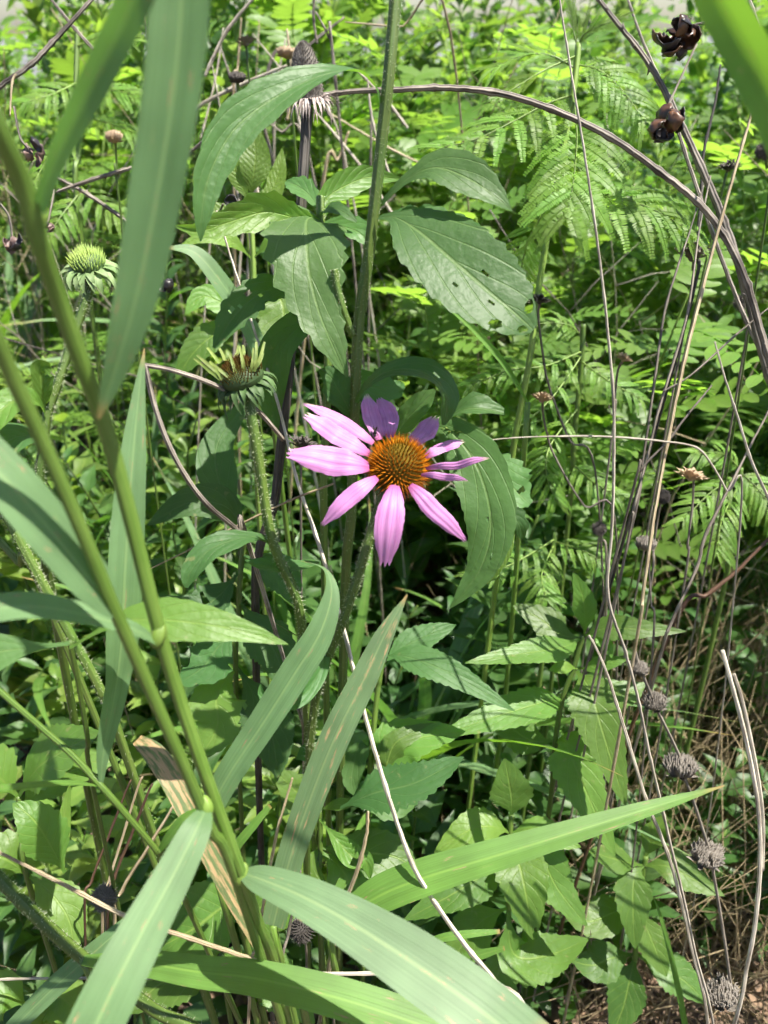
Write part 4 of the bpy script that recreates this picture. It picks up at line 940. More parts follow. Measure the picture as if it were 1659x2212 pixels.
pods(1436, 268, .53, 84, 10, [M['pod'], M['pod'], M['pod_black']], 'shiny brown seed pods hanging against the thick branch', [(1436, 262, .532), (1442, 232, .535), (1470, 170, .54), (1505, 95, .545)], seed=9)
pods(72, 328, .58, 70, 6, [M['pod_dry'], M['pod_dry'], M['pod_black']], 'purplish dry seed pods hanging from the ridged slanting branch', [(72, 325, .58), (45, 300, .58), (30, 230, .58)], seed=12)
pods(352, 606, .50, 52, 5, [M['pod_black']], 'small black star-shaped seed pods behind the hanging blade', [(352, 604, .50), (348, 575, .50), (345, 540, .50)], seed=15)
pods(482, 432, .44, 62, 1, [M['pod_black']], 'single curved black seed pod beside the arched leaf', [(482, 440, .442), (470, 470, .45), (468, 500, .47)], seed=18)
pods(100, 498, .56, 46, 4, [M['pod_dry'], M['pod_black']], 'dry brown seed pod behind the blurred grass joint', [(100, 495, .56), (112, 440, .56), (116, 410, .57)], seed=21)
pods(28, 532, .60, 52, 5, [M['pod_dry'], M['pod_black']], 'cluster of withered dark pods below the purplish ones', [(28, 530, .6), (20, 470, .6), (0, 440, .6)], seed=24)
pods(1545, 60, .62, 40, 3, [M['pod_dry']], 'shrivelled pale pod under the bright blurred blade', [(1545, 60, .62), (1575, 30, .62), (1600, 0, .62)], seed=27)

# ------------------------------------------------------------------ feathery bundleflowers
def pinna_mesh(droop, n=28, ll=.118, lw=.030, seed=0, mat='fern_leaf'):
    rr = random.Random(seed); mb = MB()
    cv = lambda u: Vector((u * (1 - .18 * droop * u), 0, .12 * u - droop * u * u))
    mb.tube([cv(k / 8) for k in range(9)], [.0075 - .004 * k / 8 for k in range(9)], 4)
    for i in range(n):
        u = .06 + .93 * i / (n - 1); p = cv(u); T = (cv(min(u + .02, 1)) - cv(u - .02)).normalized(); N = Vector((-T.z, 0, T.x))
        sz = (.55 + .45 * math.sin(math.pi * min(1, u * 1.15 + .1)) ** .6) * (1 if u < .9 else .8)
        for s in (-1, 1):
            d = (Vector((0, s, 0)) + T * .28 + N * rr.uniform(-.05, .3)).normalized(); w_ = d.cross(N).normalized()
            L = ll * sz * rr.uniform(.92, 1.05); W = lw * .5 * rr.uniform(.85, 1.1)
            q = [(0, 0), (.25, 1), (.7, .95), (1, .15), (1, -.15), (.7, -.95), (.25, -1)]
            ids = [mb.add(p + d * a * L + w_ * b_ * W, (.5 + .35 * b_, a)) for a, b_ in q]
            mb.f.append(tuple(ids))
    me = mb.mesh('pinna', smooth=False); me.materials.append(M[mat]); return me
PINNA = [pinna_mesh(dr, seed=i) for i, dr in enumerate((.1, .3, .5, .75))]
M['fern_young'] = leaf_mat('bundleflower_young', (.16, .28, .04, 1), (.34, .58, .05, 1), rough=.5, tf=.45, veins=2, vein_s=.05, rug=.05)
PYOUNG = [pinna_mesh(.15, n=18, ll=.085, lw=.04, seed=9, mat='fern_young')]

def bip(parent, pts, npair, lpx, ang=30, droop=1, up=.6, roll=0, young=False, lift=.0, rr=R):
    n = 24; path = px_path(pts, n)
    mb = MB(); d0 = pts[0][2]
    mb.tube(path, [(2.6 - 1.4 * i / (n - 1)) * K * d0 for i in range(n)], 5)
    lf = part('compound_leaf', mb, M['lime_stem'], parent); lo = wloc(parent)
    for i in range(npair):
        u = .16 + .84 * i / (npair - 1); k = min(int(u * (n - 1)), n - 2)
        p = path[k].lerp(path[k + 1], u * (n - 1) - k); T = (path[k + 1] - path[k]).normalized()
        N = ((CAM - p).normalized() * (1 - up) + UP * up).normalized(); N = Matrix.Rotation(rad(roll), 3, T) @ N
        N = (N - N.dot(T) * T).normalized(); S = T.cross(N)
        L = lpx * K * interp([q[2] for q in pts], u) * (.62 + .38 * math.sin(math.pi * (.15 + .75 * u))) * rr.uniform(.9, 1.08)
        for s in (-1, 1):
            a = rad(ang + 28 * u + rr.uniform(-6, 6))
            d = (S * s * math.cos(a) + T * math.sin(a) + N * (lift + rr.uniform(-.1, .1))).normalized()
            Y = N.cross(d).normalized(); Z = d.cross(Y)
            me = rr.choice(PYOUNG) if young else PINNA[min(3, max(0, droop + rr.choice((-1, 0, 0))))]
            o = bpy.data.objects.new('pinna', me); COL.objects.link(o); o.parent = lf
            mt = Matrix((d, Y, Z)).transposed().to_4x4() @ Matrix.Diagonal((L, L, L, 1))
            o.matrix_basis = Matrix.Translation(p - lo) @ mt
    return lf
bs = [(1250, 95, .60), (1238, 200, .60), (1216, 324, .602), (1190, 470, .606), (1164, 620, .612), (1146, 765, .62), (1120, 906, .635), (1101, 1032, .655)]
bn = empty('bundleflower', gbase(bs), 'tall feathery bundleflower with bright young tip above the arching branch', 'plant')
stem(bn, bs, 7, M['lime_stem'])
bip(bn, [(1238, 205, .60), (1180, 225, .585), (1110, 262, .57), (1030, 300, .56), (960, 318, .555)], 9, 118, droop=2, up=.7)
bip(bn, [(1240, 220, .60), (1246, 290, .575), (1243, 350, .56), (1236, 410, .55), (1226, 455, .545)], 11, 150, droop=2, up=.35)
bip(bn, [(1230, 330, .60), (1285, 415, .575), (1340, 428, .565), (1410, 452, .56), (1480, 492, .56)], 9, 150, droop=2, up=.75)
bip(bn, [(1245, 150, .60), (1190, 120, .60), (1130, 120, .60), (1070, 145, .60)], 8, 90, droop=1, up=.8)
bip(bn, [(1245, 140, .60), (1290, 150, .595), (1340, 190, .59), (1385, 250, .585)], 9, 110, droop=2, up=.6)
bip(bn, [(1248, 100, .60), (1262, 75, .595), (1290, 58, .59), (1330, 45, .585)], 7, 60, young=True, ang=55, up=.4)
bip(bn, [(1248, 100, .60), (1240, 70, .6), (1236, 40, .6), (1232, 15, .6)], 7, 50, young=True, ang=60, up=.1)
bip(bn, [(1246, 120, .60), (1180, 150, .59), (1120, 185, .585), (1060, 225, .58)], 7, 62, young=True, ang=50, up=.5)
bip(bn, [(1200, 420, .605), (1150, 500, .61), (1130, 560, .62), (1125, 600, .63)], 8, 80, droop=2, up=.5)
BFERN = [  # base on stem path, leaf points, pairs, length
 ('feathery bundleflower in the shade behind the level pale twig', [(1260, 700, .70), (1255, 800, .71), (1240, 950, .73), (1230, 1100, .76)],
  [([(1255, 760, .70), (1180, 790, .68), (1100, 800, .67), (1020, 830, .665)], 9, 105), ([(1255, 770, .70), (1200, 850, .68), (1150, 900, .67), (1110, 930, .665)], 8, 90), ([(1250, 880, .72), (1190, 960, .70), (1180, 1020, .69), (1200, 1080, .685)], 9, 110), ([(1255, 780, .70), (1310, 820, .69), (1380, 860, .685)], 8, 90), ([(1235, 1000, .74), (1280, 1040, .72), (1330, 1070, .71)], 7, 90), ([(1250, 720, .70), (1220, 700, .69), (1150, 700, .685)], 7, 80)]),
 ('low shaded bundleflower above the bee balm leaves', [(1200, 1150, .72), (1190, 1230, .725), (1180, 1350, .74)],
  [([(1198, 1165, .72), (1140, 1200, .70), (1080, 1230, .69), (1020, 1245, .68)], 9, 90), ([(1195, 1180, .72), (1170, 1240, .70), (1180, 1290, .69)], 8, 100), ([(1198, 1170, .72), (1260, 1190, .705), (1310, 1220, .70)], 8, 80)]),
 ('feathery bundleflower behind the bent grey stalks', [(1600, 1010, .74), (1590, 1100, .75), (1570, 1240, .77)],
  [([(1598, 1030, .74), (1540, 1060, .72), (1480, 1120, .71)], 9, 100), ([(1595, 1050, .74), (1560, 1120, .72), (1550, 1190, .71)], 9, 110), ([(1598, 1020, .74), (1640, 1060, .73), (1680, 1120, .72)], 8, 110), ([(1600, 1015, .74), (1560, 980, .73), (1500, 980, .72)], 8, 90)]),
 ('feathery bundleflower behind the crossing brown twigs', [(168, 60, .78), (165, 200, .785), (170, 330, .79), (172, 480, .80)],
  [([(166, 180, .78), (110, 205, .76), (60, 220, .75)], 8, 100), ([(166, 190, .78), (220, 190, .76), (290, 205, .75)], 9, 105), ([(168, 250, .785), (230, 265, .765), (300, 290, .755)], 8, 90), ([(168, 300, .785), (110, 340, .77), (70, 400, .76)], 8, 90), ([(170, 400, .79), (230, 450, .775), (290, 470, .77)], 8, 100), ([(168, 100, .78), (220, 80, .77), (280, 90, .76)], 8, 90), ([(170, 420, .79), (130, 470, .775), (100, 520, .77)], 8, 90)])]
for lb, st_, lvs in BFERN:
    t = empty('bundleflower', gbase(st_), lb, 'plant'); stem(t, st_, 6, M['green_stem'])
    for pts, npair, lpx in lvs: bip(t, pts, npair, lpx * .68, droop=2, up=.6)

# ------------------------------------------------------------------ bee balm plant and the broad low leaves
def leafy(name, label, spts, leaves, mat, sr=6, smat='green_stem', cat='plant'):
    t = empty(name, gbase(spts), label, cat)
    stem(t, spts, sr, M[smat])
    for lv in leaves:
        pts, wd = lv[0], lv[1]; kw = lv[2] if len(lv) > 2 else {}
        L = sum(math.hypot(pts[i + 1][0] - pts[i][0], pts[i + 1][1] - pts[i][1]) for i in range(len(pts) - 1))
        wl = [wd * x for x in (.07, .14, .66, 1.0, .96, .74, .40, .03)]
        kw = dict(dict(teeth=max(5, int(L / 16)), tooth=.13, fold=.12, up=.42, wav=.06), **kw)
        # petiole from the stem to the blade foot
        m_ = kw.pop('mat', mat)
        leaf(t, pts, wl, M[m_], **kw)
    return t
leafy('bee_balm', 'bright green bee balm with whorled serrated leaves below the bundleflower', [(1258, 1372, .64), (1240, 1440, .645), (1215, 1510, .65), (1200, 1600, .66), (1190, 1720, .68)], [
 ([(1262, 1375, .64), (1264, 1330, .632), (1258, 1285, .628), (1238, 1236, .626)], 50, dict(up=.25, mat='young_leaf')),
 ([(1262, 1375, .64), (1300, 1358, .63), (1370, 1358, .62), (1482, 1364, .615)], 56, dict(up=.5, roll=10)),
 ([(1255, 1380, .64), (1215, 1398, .625), (1130, 1412, .61), (1005, 1432, .60)], 64, dict(up=.6)),
 ([(1255, 1378, .64), (1210, 1370, .645), (1165, 1335, .65), (1108, 1308, .655)], 74, dict(up=.5)),
 ([(1264, 1372, .638), (1292, 1372, .632), (1310, 1392, .628), (1322, 1422, .626)], 34, dict(mat='young_leaf')),
 ([(1250, 1445, .645), (1225, 1440, .638), (1205, 1444, .634), (1186, 1448, .632)], 32, dict(mat='young_leaf')),
 ([(1250, 1445, .645), (1280, 1440, .636), (1320, 1430, .63), (1356, 1424, .628)], 36, dict(mat='young_leaf')),
 ([(1245, 1450, .645), (1275, 1490, .625), (1302, 1580, .61), (1352, 1742, .60)], 112, dict(up=.35)),
 ([(1215, 1510, .65), (1180, 1515, .64), (1080, 1545, .625), (940, 1593, .615)], 84, dict(up=.6)),
 ([(1215, 1510, .65), (1270, 1500, .66), (1340, 1500, .665), (1420, 1480, .67)], 80, dict(up=.6)),
 ([(1200, 1600, .66), (1225, 1612, .65), (1262, 1700, .64), (1328, 1848, .63)], 108, dict(up=.35)),
 ([(1200, 1600, .66), (1150, 1600, .67), (1100, 1570, .675), (1050, 1540, .68)], 80, {})], 'balm_leaf')
leafy('broadleaf_plant', 'green leafy plant with long stalked leaf beneath the hanging coneflower leaf', [(828, 1418, .60), (815, 1500, .605), (805, 1600, .61), (798, 1700, .62)], [
 ([(830, 1416, .60), (885, 1420, .59), (980, 1458, .58), (1112, 1536, .575)], 72, dict(up=.55)),
 ([(820, 1450, .60), (870, 1400, .605), (930, 1370, .61), (985, 1350, .615)], 60, {}),
 ([(805, 1600, .61), (830, 1660, .60), (860, 1600, .60), (960, 1562, .61)], 60, dict(mat='balm_leaf')),
 ([(800, 1700, .61), (840, 1650, .60), (885, 1600, .60), (1005, 1580, .605)], 130, dict(up=.7, mat='balm_leaf')),
 ([(800, 1640, .61), (780, 1600, .60), (760, 1680, .595), (770, 1720, .595)], 50, {}),
 ([(735, 1745, .56), (805, 1714, .55), (900, 1690, .545), (1002, 1635, .55)], 104, dict(up=.65, mat='cone_leaf', tooth=.2)),
 ([(800, 1700, .62), (820, 1730, .61), (860, 1740, .61), (900, 1735, .61)], 70, {}),
 ([(798, 1690, .62), (730, 1640, .615), (680, 1620, .61), (640, 1640, .61)], 70, {})], 'cone_leaf')
leafy('broadleaf_plant', 'low plant with bright oval serrated leaves crossed by the long green blade', [(1105, 1760, .63), (1100, 1830, .635), (1098, 1920, .645), (1098, 2000, .66)], [
 ([(1105, 1765, .63), (1106, 1730, .625), (1100, 1690, .622), (1090, 1638, .62)], 92, dict(up=.3)),
 ([(1104, 1800, .632), (1060, 1785, .625), (1010, 1795, .62), (938, 1842, .615)], 84, dict(up=.6, mat='young_leaf')),
 ([(1104, 1835, .634), (1118, 1855, .62), (1136, 1930, .605), (1152, 2030, .60)], 112, dict(up=.4, mat='young_leaf', holes=[(.96, -.5, .06, .4)])),
 ([(1104, 1835, .634), (1160, 1840, .63), (1205, 1920, .625), (1268, 2000, .62)], 92, dict(up=.4)),
 ([(1102, 1850, .636), (1050, 1885, .625), (980, 1930, .615), (872, 1988, .61)], 92, dict(up=.6)),
 ([(1100, 1800, .632), (1150, 1790, .625), (1200, 1810, .62), (1255, 1830, .618)], 60, dict(mat='young_leaf')),
 ([(1098, 1960, .65), (1110, 2060, .65), (1180, 2065, .65), (1272, 2028, .65)], 112, dict(up=.7)),
 ([(1098, 1960, .65), (1040, 1990, .645), (1000, 2040, .64), (960, 2100, .64)], 90, {}),
 ([(1098, 1990, .66), (1080, 2090, .66), (1060, 2150, .66), (1040, 2230, .66)], 90, {})], 'balm_leaf')
leafy('broadleaf_plant', 'shaded oval-leaved plant standing among the straw', [(1395, 1850, .70), (1385, 1920, .705), (1375, 2000, .71), (1370, 2080, .72)], [
 ([(1390, 1870, .70), (1345, 1860, .69), (1310, 1850, .685), (1272, 1838, .68)], 62, {}),
 ([(1390, 1870, .70), (1370, 1900, .69), (1368, 1970, .68), (1372, 2050, .675)], 76, dict(up=.3)),
 ([(1390, 1870, .70), (1440, 1870, .69), (1490, 1895, .685), (1565, 1935, .68)], 74, {}),
 ([(1392, 1860, .70), (1405, 1820, .70), (1420, 1790, .70), (1440, 1760, .70)], 50, dict(mat='young_leaf')),
 ([(1380, 1960, .706), (1330, 1970, .70), (1270, 1990, .695), (1210, 1960, .69)], 80, {}),
 ([(1380, 1960, .706), (1400, 2010, .70), (1420, 2060, .695), (1440, 2110, .69)], 70, {}),
 ([(1372, 2060, .72), (1320, 2070, .71), (1280, 2085, .705), (1235, 2075, .70)], 84, {}),
 ([(1372, 2060, .72), (1360, 2120, .71), (1345, 2180, .705), (1320, 2240, .70)], 78, {}),
 ([(1372, 2060, .72), (1430, 2090, .71), (1480, 2120, .705), (1530, 2170, .70)], 80, {})], 'balm_leaf')
# big hairy leaf behind the blurred stems, and the lower left leaves
leafy('coneflower_rosette', 'young coneflower with long pointed leaves behind the blurred grass stems', [(150, 1385, .355), (170, 1480, .37), (190, 1600, .39), (205, 1720, .42)], [
 ([(150, 1390, .345), (-10, 1410, .338), (-60, 1440, .335), (-120, 1470, .33)], 120, dict(teeth=6)),
 ([(150, 1400, .345), (250, 1345, .338), (330, 1338, .336), (420, 1345, .336), (520, 1362, .338), (622, 1392, .342)], 96, dict(teeth=10, tooth=.06, up=.4, mat='balm_leaf', wav=.03))], 'tall_leaf')
leafy('broadleaf_plant', 'sunlit plant with large hairy leaves behind the thin jointed grass', [(40, 1720, .54), (50, 1800, .545), (60, 1900, .55)], [
 ([(40, 1722, .54), (80, 1660, .525), (140, 1620, .515), (215, 1580, .51)], 140, dict(up=.6, mat='balm_leaf')),
 ([(45, 1760, .54), (90, 1700, .55), (190, 1650, .555), (260, 1640, .56)], 80, {}),
 ([(40, 1722, .54), (0, 1680, .53), (-40, 1650, .525), (-90, 1640, .52)], 110, {}),
 ([(140, 1885, .50), (112, 1830, .495), (72, 1770, .49), (28, 1735, .49)], 96, dict(up=.6, mat='young_leaf')),
 ([(140, 1885, .50), (135, 1820, .505), (140, 1760, .51), (152, 1690, .515)], 30, dict(mat='young_leaf', teeth=0)),
 ([(60, 1890, .55), (20, 1860, .54), (-20, 1850, .535), (-60, 1860, .53)], 110, {}),
 ([(60, 1890, .55), (110, 1930, .54), (150, 1990, .535), (160, 2060, .53)], 90, {})], 'balm_leaf')
leafy('broadleaf_plant', 'plant with one big bright leaf lying behind the slanting pale blade', [(470, 1980, .55), (480, 2050, .555), (485, 2120, .56)], [
 ([(475, 2000, .55), (520, 1960, .535), (430, 1970, .525), (325, 2075, .52)], 40, {}),
 ([(535, 1930, .53), (480, 1960, .525), (420, 2005, .52), (338, 2050, .52)], 152, dict(up=.65, mat='young_leaf', tooth=.08)),
 ([(480, 2050, .555), (420, 2090, .54), (340, 2130, .535), (280, 2190, .53)], 110, dict(mat='balm_leaf')),
 ([(475, 2000, .55), (560, 1960, .54), (640, 1950, .535), (700, 1990, .53)], 110, {}),
 ([(480, 2060, .555), (560, 2090, .545), (620, 2150, .54), (680, 2210, .54)], 100, {})], 'balm_leaf')
leafy('broadleaf_plant', 'bright oval leaves under the level pale twig', [(60, 2170, .48), (62, 2210, .485), (66, 2260, .49)], [
 ([(60, 2175, .48), (110, 2150, .475), (150, 2170, .47), (180, 2230, .47)], 100, dict(mat='young_leaf')),
 ([(60, 2175, .48), (20, 2150, .475), (-20, 2160, .47), (-60, 2190, .47)], 100, {}),
 ([(140, 2240, .47), (110, 2200, .466), (70, 2190, .464), (30, 2215, .464)], 80, dict(mat='young_leaf'))], 'balm_leaf')
leafy('broadleaf_plant', 'plant with curled chewed leaf between the stubs', [(690, 1750, .58), (692, 1830, .585), (690, 1920, .59)], [
 ([(690, 1770, .575), (725, 1810, .565), (760, 1850, .562), (790, 1860, .562), (800, 1900, .564)], 50, dict(mat='young_leaf', holes=[(.6, .4, .09, .4)], teeth=0, fold=.4, nW=8)),
 ([(690, 1750, .58), (720, 1740, .572), (750, 1735, .57), (782, 1728, .57)], 26, dict(mat='young_leaf')),
 ([(690, 1830, .585), (660, 1880, .58), (640, 1940, .578), (620, 1990, .578)], 130, {}),
 ([(692, 1840, .585), (740, 1880, .58), (770, 1950, .578), (800, 2010, .578)], 120, {}),
 ([(690, 1760, .58), (660, 1730, .575), (630, 1700, .572), (590, 1660, .57)], 80, {}),
 ([(690, 1830, .585), (760, 1840, .585), (850, 1850, .585), (900, 1880, .585)], 100, {})], 'balm_leaf')
leafy('broadleaf_plant', 'plant with dark shaded leaves under the broken brown stalk', [(530, 1150, .55), (520, 1230, .555), (515, 1350, .565), (510, 1480, .58)], [
 ([(530, 1155, .55), (490, 1095, .54), (410, 1085, .53), (318, 1135, .525)], 84, dict(tooth=.06)),
 ([(525, 1200, .552), (580, 1220, .55), (620, 1260, .548), (640, 1310, .546)], 80, {}),
 ([(520, 1230, .555), (470, 1290, .55), (420, 1310, .545), (350, 1290, .54)], 90, dict(jag=.4, holes=[(.5, .3, .06, .3), (.65, -.3, .05, .3)])),
 ([(518, 1300, .56), (560, 1360, .55), (600, 1420, .545), (610, 1500, .54)], 100, {}),
 ([(515, 1350, .565), (470, 1400, .56), (440, 1440, .555), (380, 1480, .55)], 110, dict(jag=.3)),
 ([(512, 1440, .575), (470, 1500, .565), (470, 1570, .56), (430, 1640, .555)], 120, dict(mat='balm_leaf')),
 ([(512, 1440, .575), (560, 1520, .57), (590, 1600, .565), (600, 1680, .56)], 110, {}),
 ([(530, 1160, .55), (480, 1060, .56), (470, 960, .57), (545, 855, .585)], 84, dict(teeth=0, up=.3))], 'cone_leaf')
leafy('goldenrod', 'yellow green plant with puckered upright leaves behind the arched leaf', [(535, 380, .68), (543, 480, .682), (548, 600, .685), (545, 720, .69), (545, 860, .70)], [
 ([(540, 430, .68), (548, 380, .672), (552, 320, .67), (535, 250, .67)], 66, dict(up=.05, mat='rugose_leaf', teeth=0)),
 ([(538, 440, .68), (522, 400, .674), (500, 350, .67), (478, 320, .668)], 40, dict(up=.1, mat='rugose_leaf', teeth=0)),
 ([(545, 560, .683), (500, 520, .67), (450, 510, .66), (390, 530, .655)], 44, dict(mat='rugose_leaf', teeth=0)),
 ([(545, 560, .683), (590, 520, .675), (640, 530, .67), (690, 560, .668)], 50, dict(mat='rugose_leaf', teeth=0)),
 ([(547, 640, .686), (600, 640, .675), (610, 700, .668), (560, 800, .66)], 130, dict(mat='young_leaf')),
 ([(547, 640, .686), (500, 660, .68), (440, 640, .675), (400, 680, .67)], 60, dict(mat='young_leaf')),
 ([(546, 700, .69), (470, 720, .685), (420, 760, .68), (380, 820, .68)], 70, dict(mat='young_leaf')),
 ([(545, 500, .682), (520, 470, .68), (450, 450, .675), (420, 400, .67)], 44, dict(mat='rugose_leaf', teeth=0)),
 ([(545, 480, .682), (575, 440, .68), (600, 380, .68), (610, 320, .68)], 46, dict(mat='rugose_leaf', teeth=0))], 'young_leaf', smat='lime_stem')

# ------------------------------------------------------------------ meadow plants further back (copied individuals)
def instance(parent, me, name, mat4):
    o = bpy.data.objects.new(name, me); COL.objects.link(o); o.parent = parent; o.matrix_basis = mat4
    return o
def frame(p, d, up=UP, s=1.0):
    d = d.normalized(); Y = up.cross(d)
    Y = Y.normalized() if Y.length > 1e-4 else Vector((0, 1, 0)); Z = d.cross(Y)
    return Matrix.Translation(p) @ Matrix((d, Y, Z)).transposed().to_4x4() @ Matrix.Diagonal((s, s, s, 1))
def leafmesh(mat, prof, W, teeth, droop, rise, fold, seed, n=12, x0=.04):
    mb = MB(); local_leaf(mb, 1.0, W, prof, teeth, .12, droop, rise, fold, n, 4, x0, .08, rr=random.Random(seed))
    mb.tube([Vector((0, 0, 0)), Vector((x0 + .02, 0, rise * .02))], [.012, .01], 4)
    me = mb.mesh('leaf'); me.materials.append(M[mat]); return me
LM = {}
for mt in ('low_leaf', 'herb_young', 'herb_balm', 'herb_yellow', 'herb_dark'):
    LM[mt] = [leafmesh(mt, OVAT if k % 2 else LANC, .48 if k % 2 else .30, 9, (.2, .45, .7, .35)[k], (.25, .35, .3, .5)[k], .3, k) for k in range(4)]
def legume_mesh(seed, n=8):
    rr = random.Random(seed); mb = MB()
    cv = lambda u: Vector((u, 0, .2 * u - .45 * u * u))
    mb.tube([cv(k / 7) for k in range(8)], [.011 - .006 * k / 7 for k in range(8)], 4)
    for i in range(n):
        u = .15 + .85 * i / (n - 1); p = cv(u)
        for s in ((-1, 1) if i < n - 1 else (0,)):
            d = Vector((.45 if s else 1, s, rr.uniform(-.25, .2))).normalized(); side = d.cross(UP).normalized()
            L = .30 * rr.uniform(.85, 1.1) * (.75 + .35 * math.sin(3.14 * u)); W = L * rr.uniform(.17, .21)
            pts = [p + d * L * k / 5 + UP * L * (.06 * k / 5 - .1 * (k / 5) ** 2) for k in range(6)]
            mb.sheet(pts, [W * x for x in (.25, .85, 1.05, 1.05, .8, .15)], [UP + d * .1] * 6, 2, .18, rr=rr)
    me = mb.mesh('compound_leaf'); me.materials.append(M['legume_leaf']); return me
LEG = [legume_mesh(i) for i in range(4)]

def wobble_path(h, lean, rr, n=9):
    a = rr.random() * 6.28
    return [Vector((math.cos(a) * lean * (k / (n - 1)) ** 1.6 * h + .006 * math.sin(k * 1.7 + a), math.sin(a) * lean * (k / (n - 1)) ** 1.6 * h + .006 * math.cos(k * 2.1), h * k / (n - 1) - (.01 if k == 0 else 0))) for k in range(n)]
def on_path(path, t):
    x = t * (len(path) - 1); k = min(int(x), len(path) - 2); return path[k].lerp(path[k + 1], x - k)
def proto_leafy(name, h, nl, L, mt, seed, lo=.15, whorl=2, sm='green_stem', r0=.0028, lean=.15, elev=(.1, .6)):
    rr = random.Random(seed); t = bpy.data.objects.new(name, None); COL.objects.link(t); t.empty_display_size = .01
    path = wobble_path(h, lean, rr); mb = MB(); mb.tube(path, [r0 * (1 - .55 * k / 8) for k in range(9)], 6)
    part('stem', mb, M[sm], t)
    nodes = nl // whorl; a = rr.random() * 6
    for i in range(nodes):
        u = lo + (1 - lo) * (i + .6) / nodes; a += 1.571 + rr.uniform(-.3, .3) if whorl == 2 else 2.4
        for q in range(whorl):
            aa = a + q * 6.283 / whorl + rr.uniform(-.2, .2)
            d = Vector((math.cos(aa), math.sin(aa), rr.uniform(*elev) + .5 * max(0, u - .85) * 4))
            s = L * rr.uniform(.7, 1.15) * (1 if u < .75 else 1 - .55 * (u - .75) / .25)
            o = instance(t, rr.choice(LM[mt]), 'leaf', frame(on_path(path, min(u, .995)), d, UP, s))
    return t
def proto_legume(name, h, nl, L, seed):
    rr = random.Random(seed); t = bpy.data.objects.new(name, None); COL.objects.link(t); t.empty_display_size = .01
    path = wobble_path(h, .25, rr); mb = MB(); mb.tube(path, [.002 * (1 - .5 * k / 8) for k in range(9)], 6); part('stem', mb, M['lime_stem'], t)
    a = 0
    for i in range(nl):
        u = .25 + .75 * (i + .5) / nl; a += 2.4 + rr.uniform(-.4, .4)
        d = Vector((math.cos(a), math.sin(a), rr.uniform(.1, .9))); s = L * rr.uniform(.75, 1.15)
        instance(t, rr.choice(LEG), 'compound_leaf', frame(on_path(path, min(u, .995)), d, UP, s))
    return t
GBL = []
for k in range(4):
    rr = random.Random(k + 70); mb = MB(); n = 16; bend = (.25, .6, 1.0, .45)[k]
    pts = []
    for i in range(n):
        u = i / (n - 1); pts.append(Vector((bend * u * u * .75, .05 * math.sin(u * 4 + k), u * (1 - .35 * bend * u * u))))
    mb.sheet(pts, [.0155 * x for x in [interp([.5, .85, 1, 1, .9, .7, .4, .03], i / (n - 1)) for i in range(n)]], [Vector((-1, .2, .4))] * n, 2, .25, rr=rr)
    me = mb.mesh('blade'); me.materials.append(M['grass_green' if k % 2 else 'grass']); GBL.append(me)
def proto_grass(name, nb, L, seed):
    rr = random.Random(seed); t = bpy.data.objects.new(name, None); COL.objects.link(t); t.empty_display_size = .01
    for i in range(nb):
        a = rr.random() * 6.283; s = L * rr.uniform(.55, 1.1)
        instance(t, rr.choice(GBL), 'blade', Matrix.Translation((rr.uniform(-.025, .025), rr.uniform(-.025, .025), -.005)) @ Matrix.Rotation(a, 4, 'Z') @ Matrix.Rotation(rr.uniform(-.1, .25), 4, 'Y') @ Matrix.Diagonal((s, s, s, 1)))
    return t
def proto_fern(name, h, nl, seed):
    rr = random.Random(seed); t = bpy.data.objects.new(name, None); COL.objects.link(t); t.empty_display_size = .01
    path = wobble_path(h, .2, rr); mb = MB(); mb.tube(path, [.0026 * (1 - .5 * k / 8) for k in range(9)], 6); part('stem', mb, M['lime_stem'], t)
    a = 0
    for i in range(nl):
        u = .3 + .7 * (i + .5) / nl; a += 2.4; p = on_path(path, min(u, .995))
        d = Vector((math.cos(a), math.sin(a), .35)).normalized(); L = rr.uniform(.09, .13)
        rp = [p + d * L * k / 7 + UP * (-.35 * L * (k / 7) ** 2) for k in range(8)]
        mb = MB(); mb.tube(rp, [.0011 - .0006 * k / 7 for k in range(8)], 4)
        S = d.cross(UP).normalized()
        for k in range(1, 8):
            for s in (-1, 1):
                dd = (S * s + d * (.35 + .08 * k)).normalized(); pm = PINNA[rr.choice((0, 1, 2))]
                mt = frame(rp[k], dd, UP, L * .52 * (.7 + .3 * math.sin(k * .45))); k0 = len(mb.v)
                for v in pm.vertices: mb.add(mt @ v.co, (.5, .5))
                for pl in pm.polygons: mb.f.append(tuple(k0 + q for q in pl.vertices))
        part('compound_leaf', mb, M['fern_leaf'], t)
    return t
def proto_stalk(name, h, seed, mt, r0=.0016, lean=.35, twigs=2):
    rr = random.Random(seed); mb = MB(); path = wobble_path(h, lean, rr, 14)
    path = [p + Vector((rr.gauss(0, 1), rr.gauss(0, 1), 0)) * .002 for p in path]
    mb.tube(path, [r0 * (1 - .4 * k / 13) for k in range(14)], 6, lump=.2, rr=rr)
    for _ in range(twigs):
        k = rr.randrange(5, 12); d = Vector((rr.gauss(0, 1), rr.gauss(0, 1), .8)).normalized()
        mb.tube([path[k], path[k] + d * h * .06 + UP * .004, path[k] + d * h * rr.uniform(.1, .2)], [r0 * .6, r0 * .5, r0 * .3], 5, rr=rr)
    me = mb.mesh(name); me.materials.append(M[mt]); o = bpy.data.objects.new(name, me); COL.objects.link(o); return o

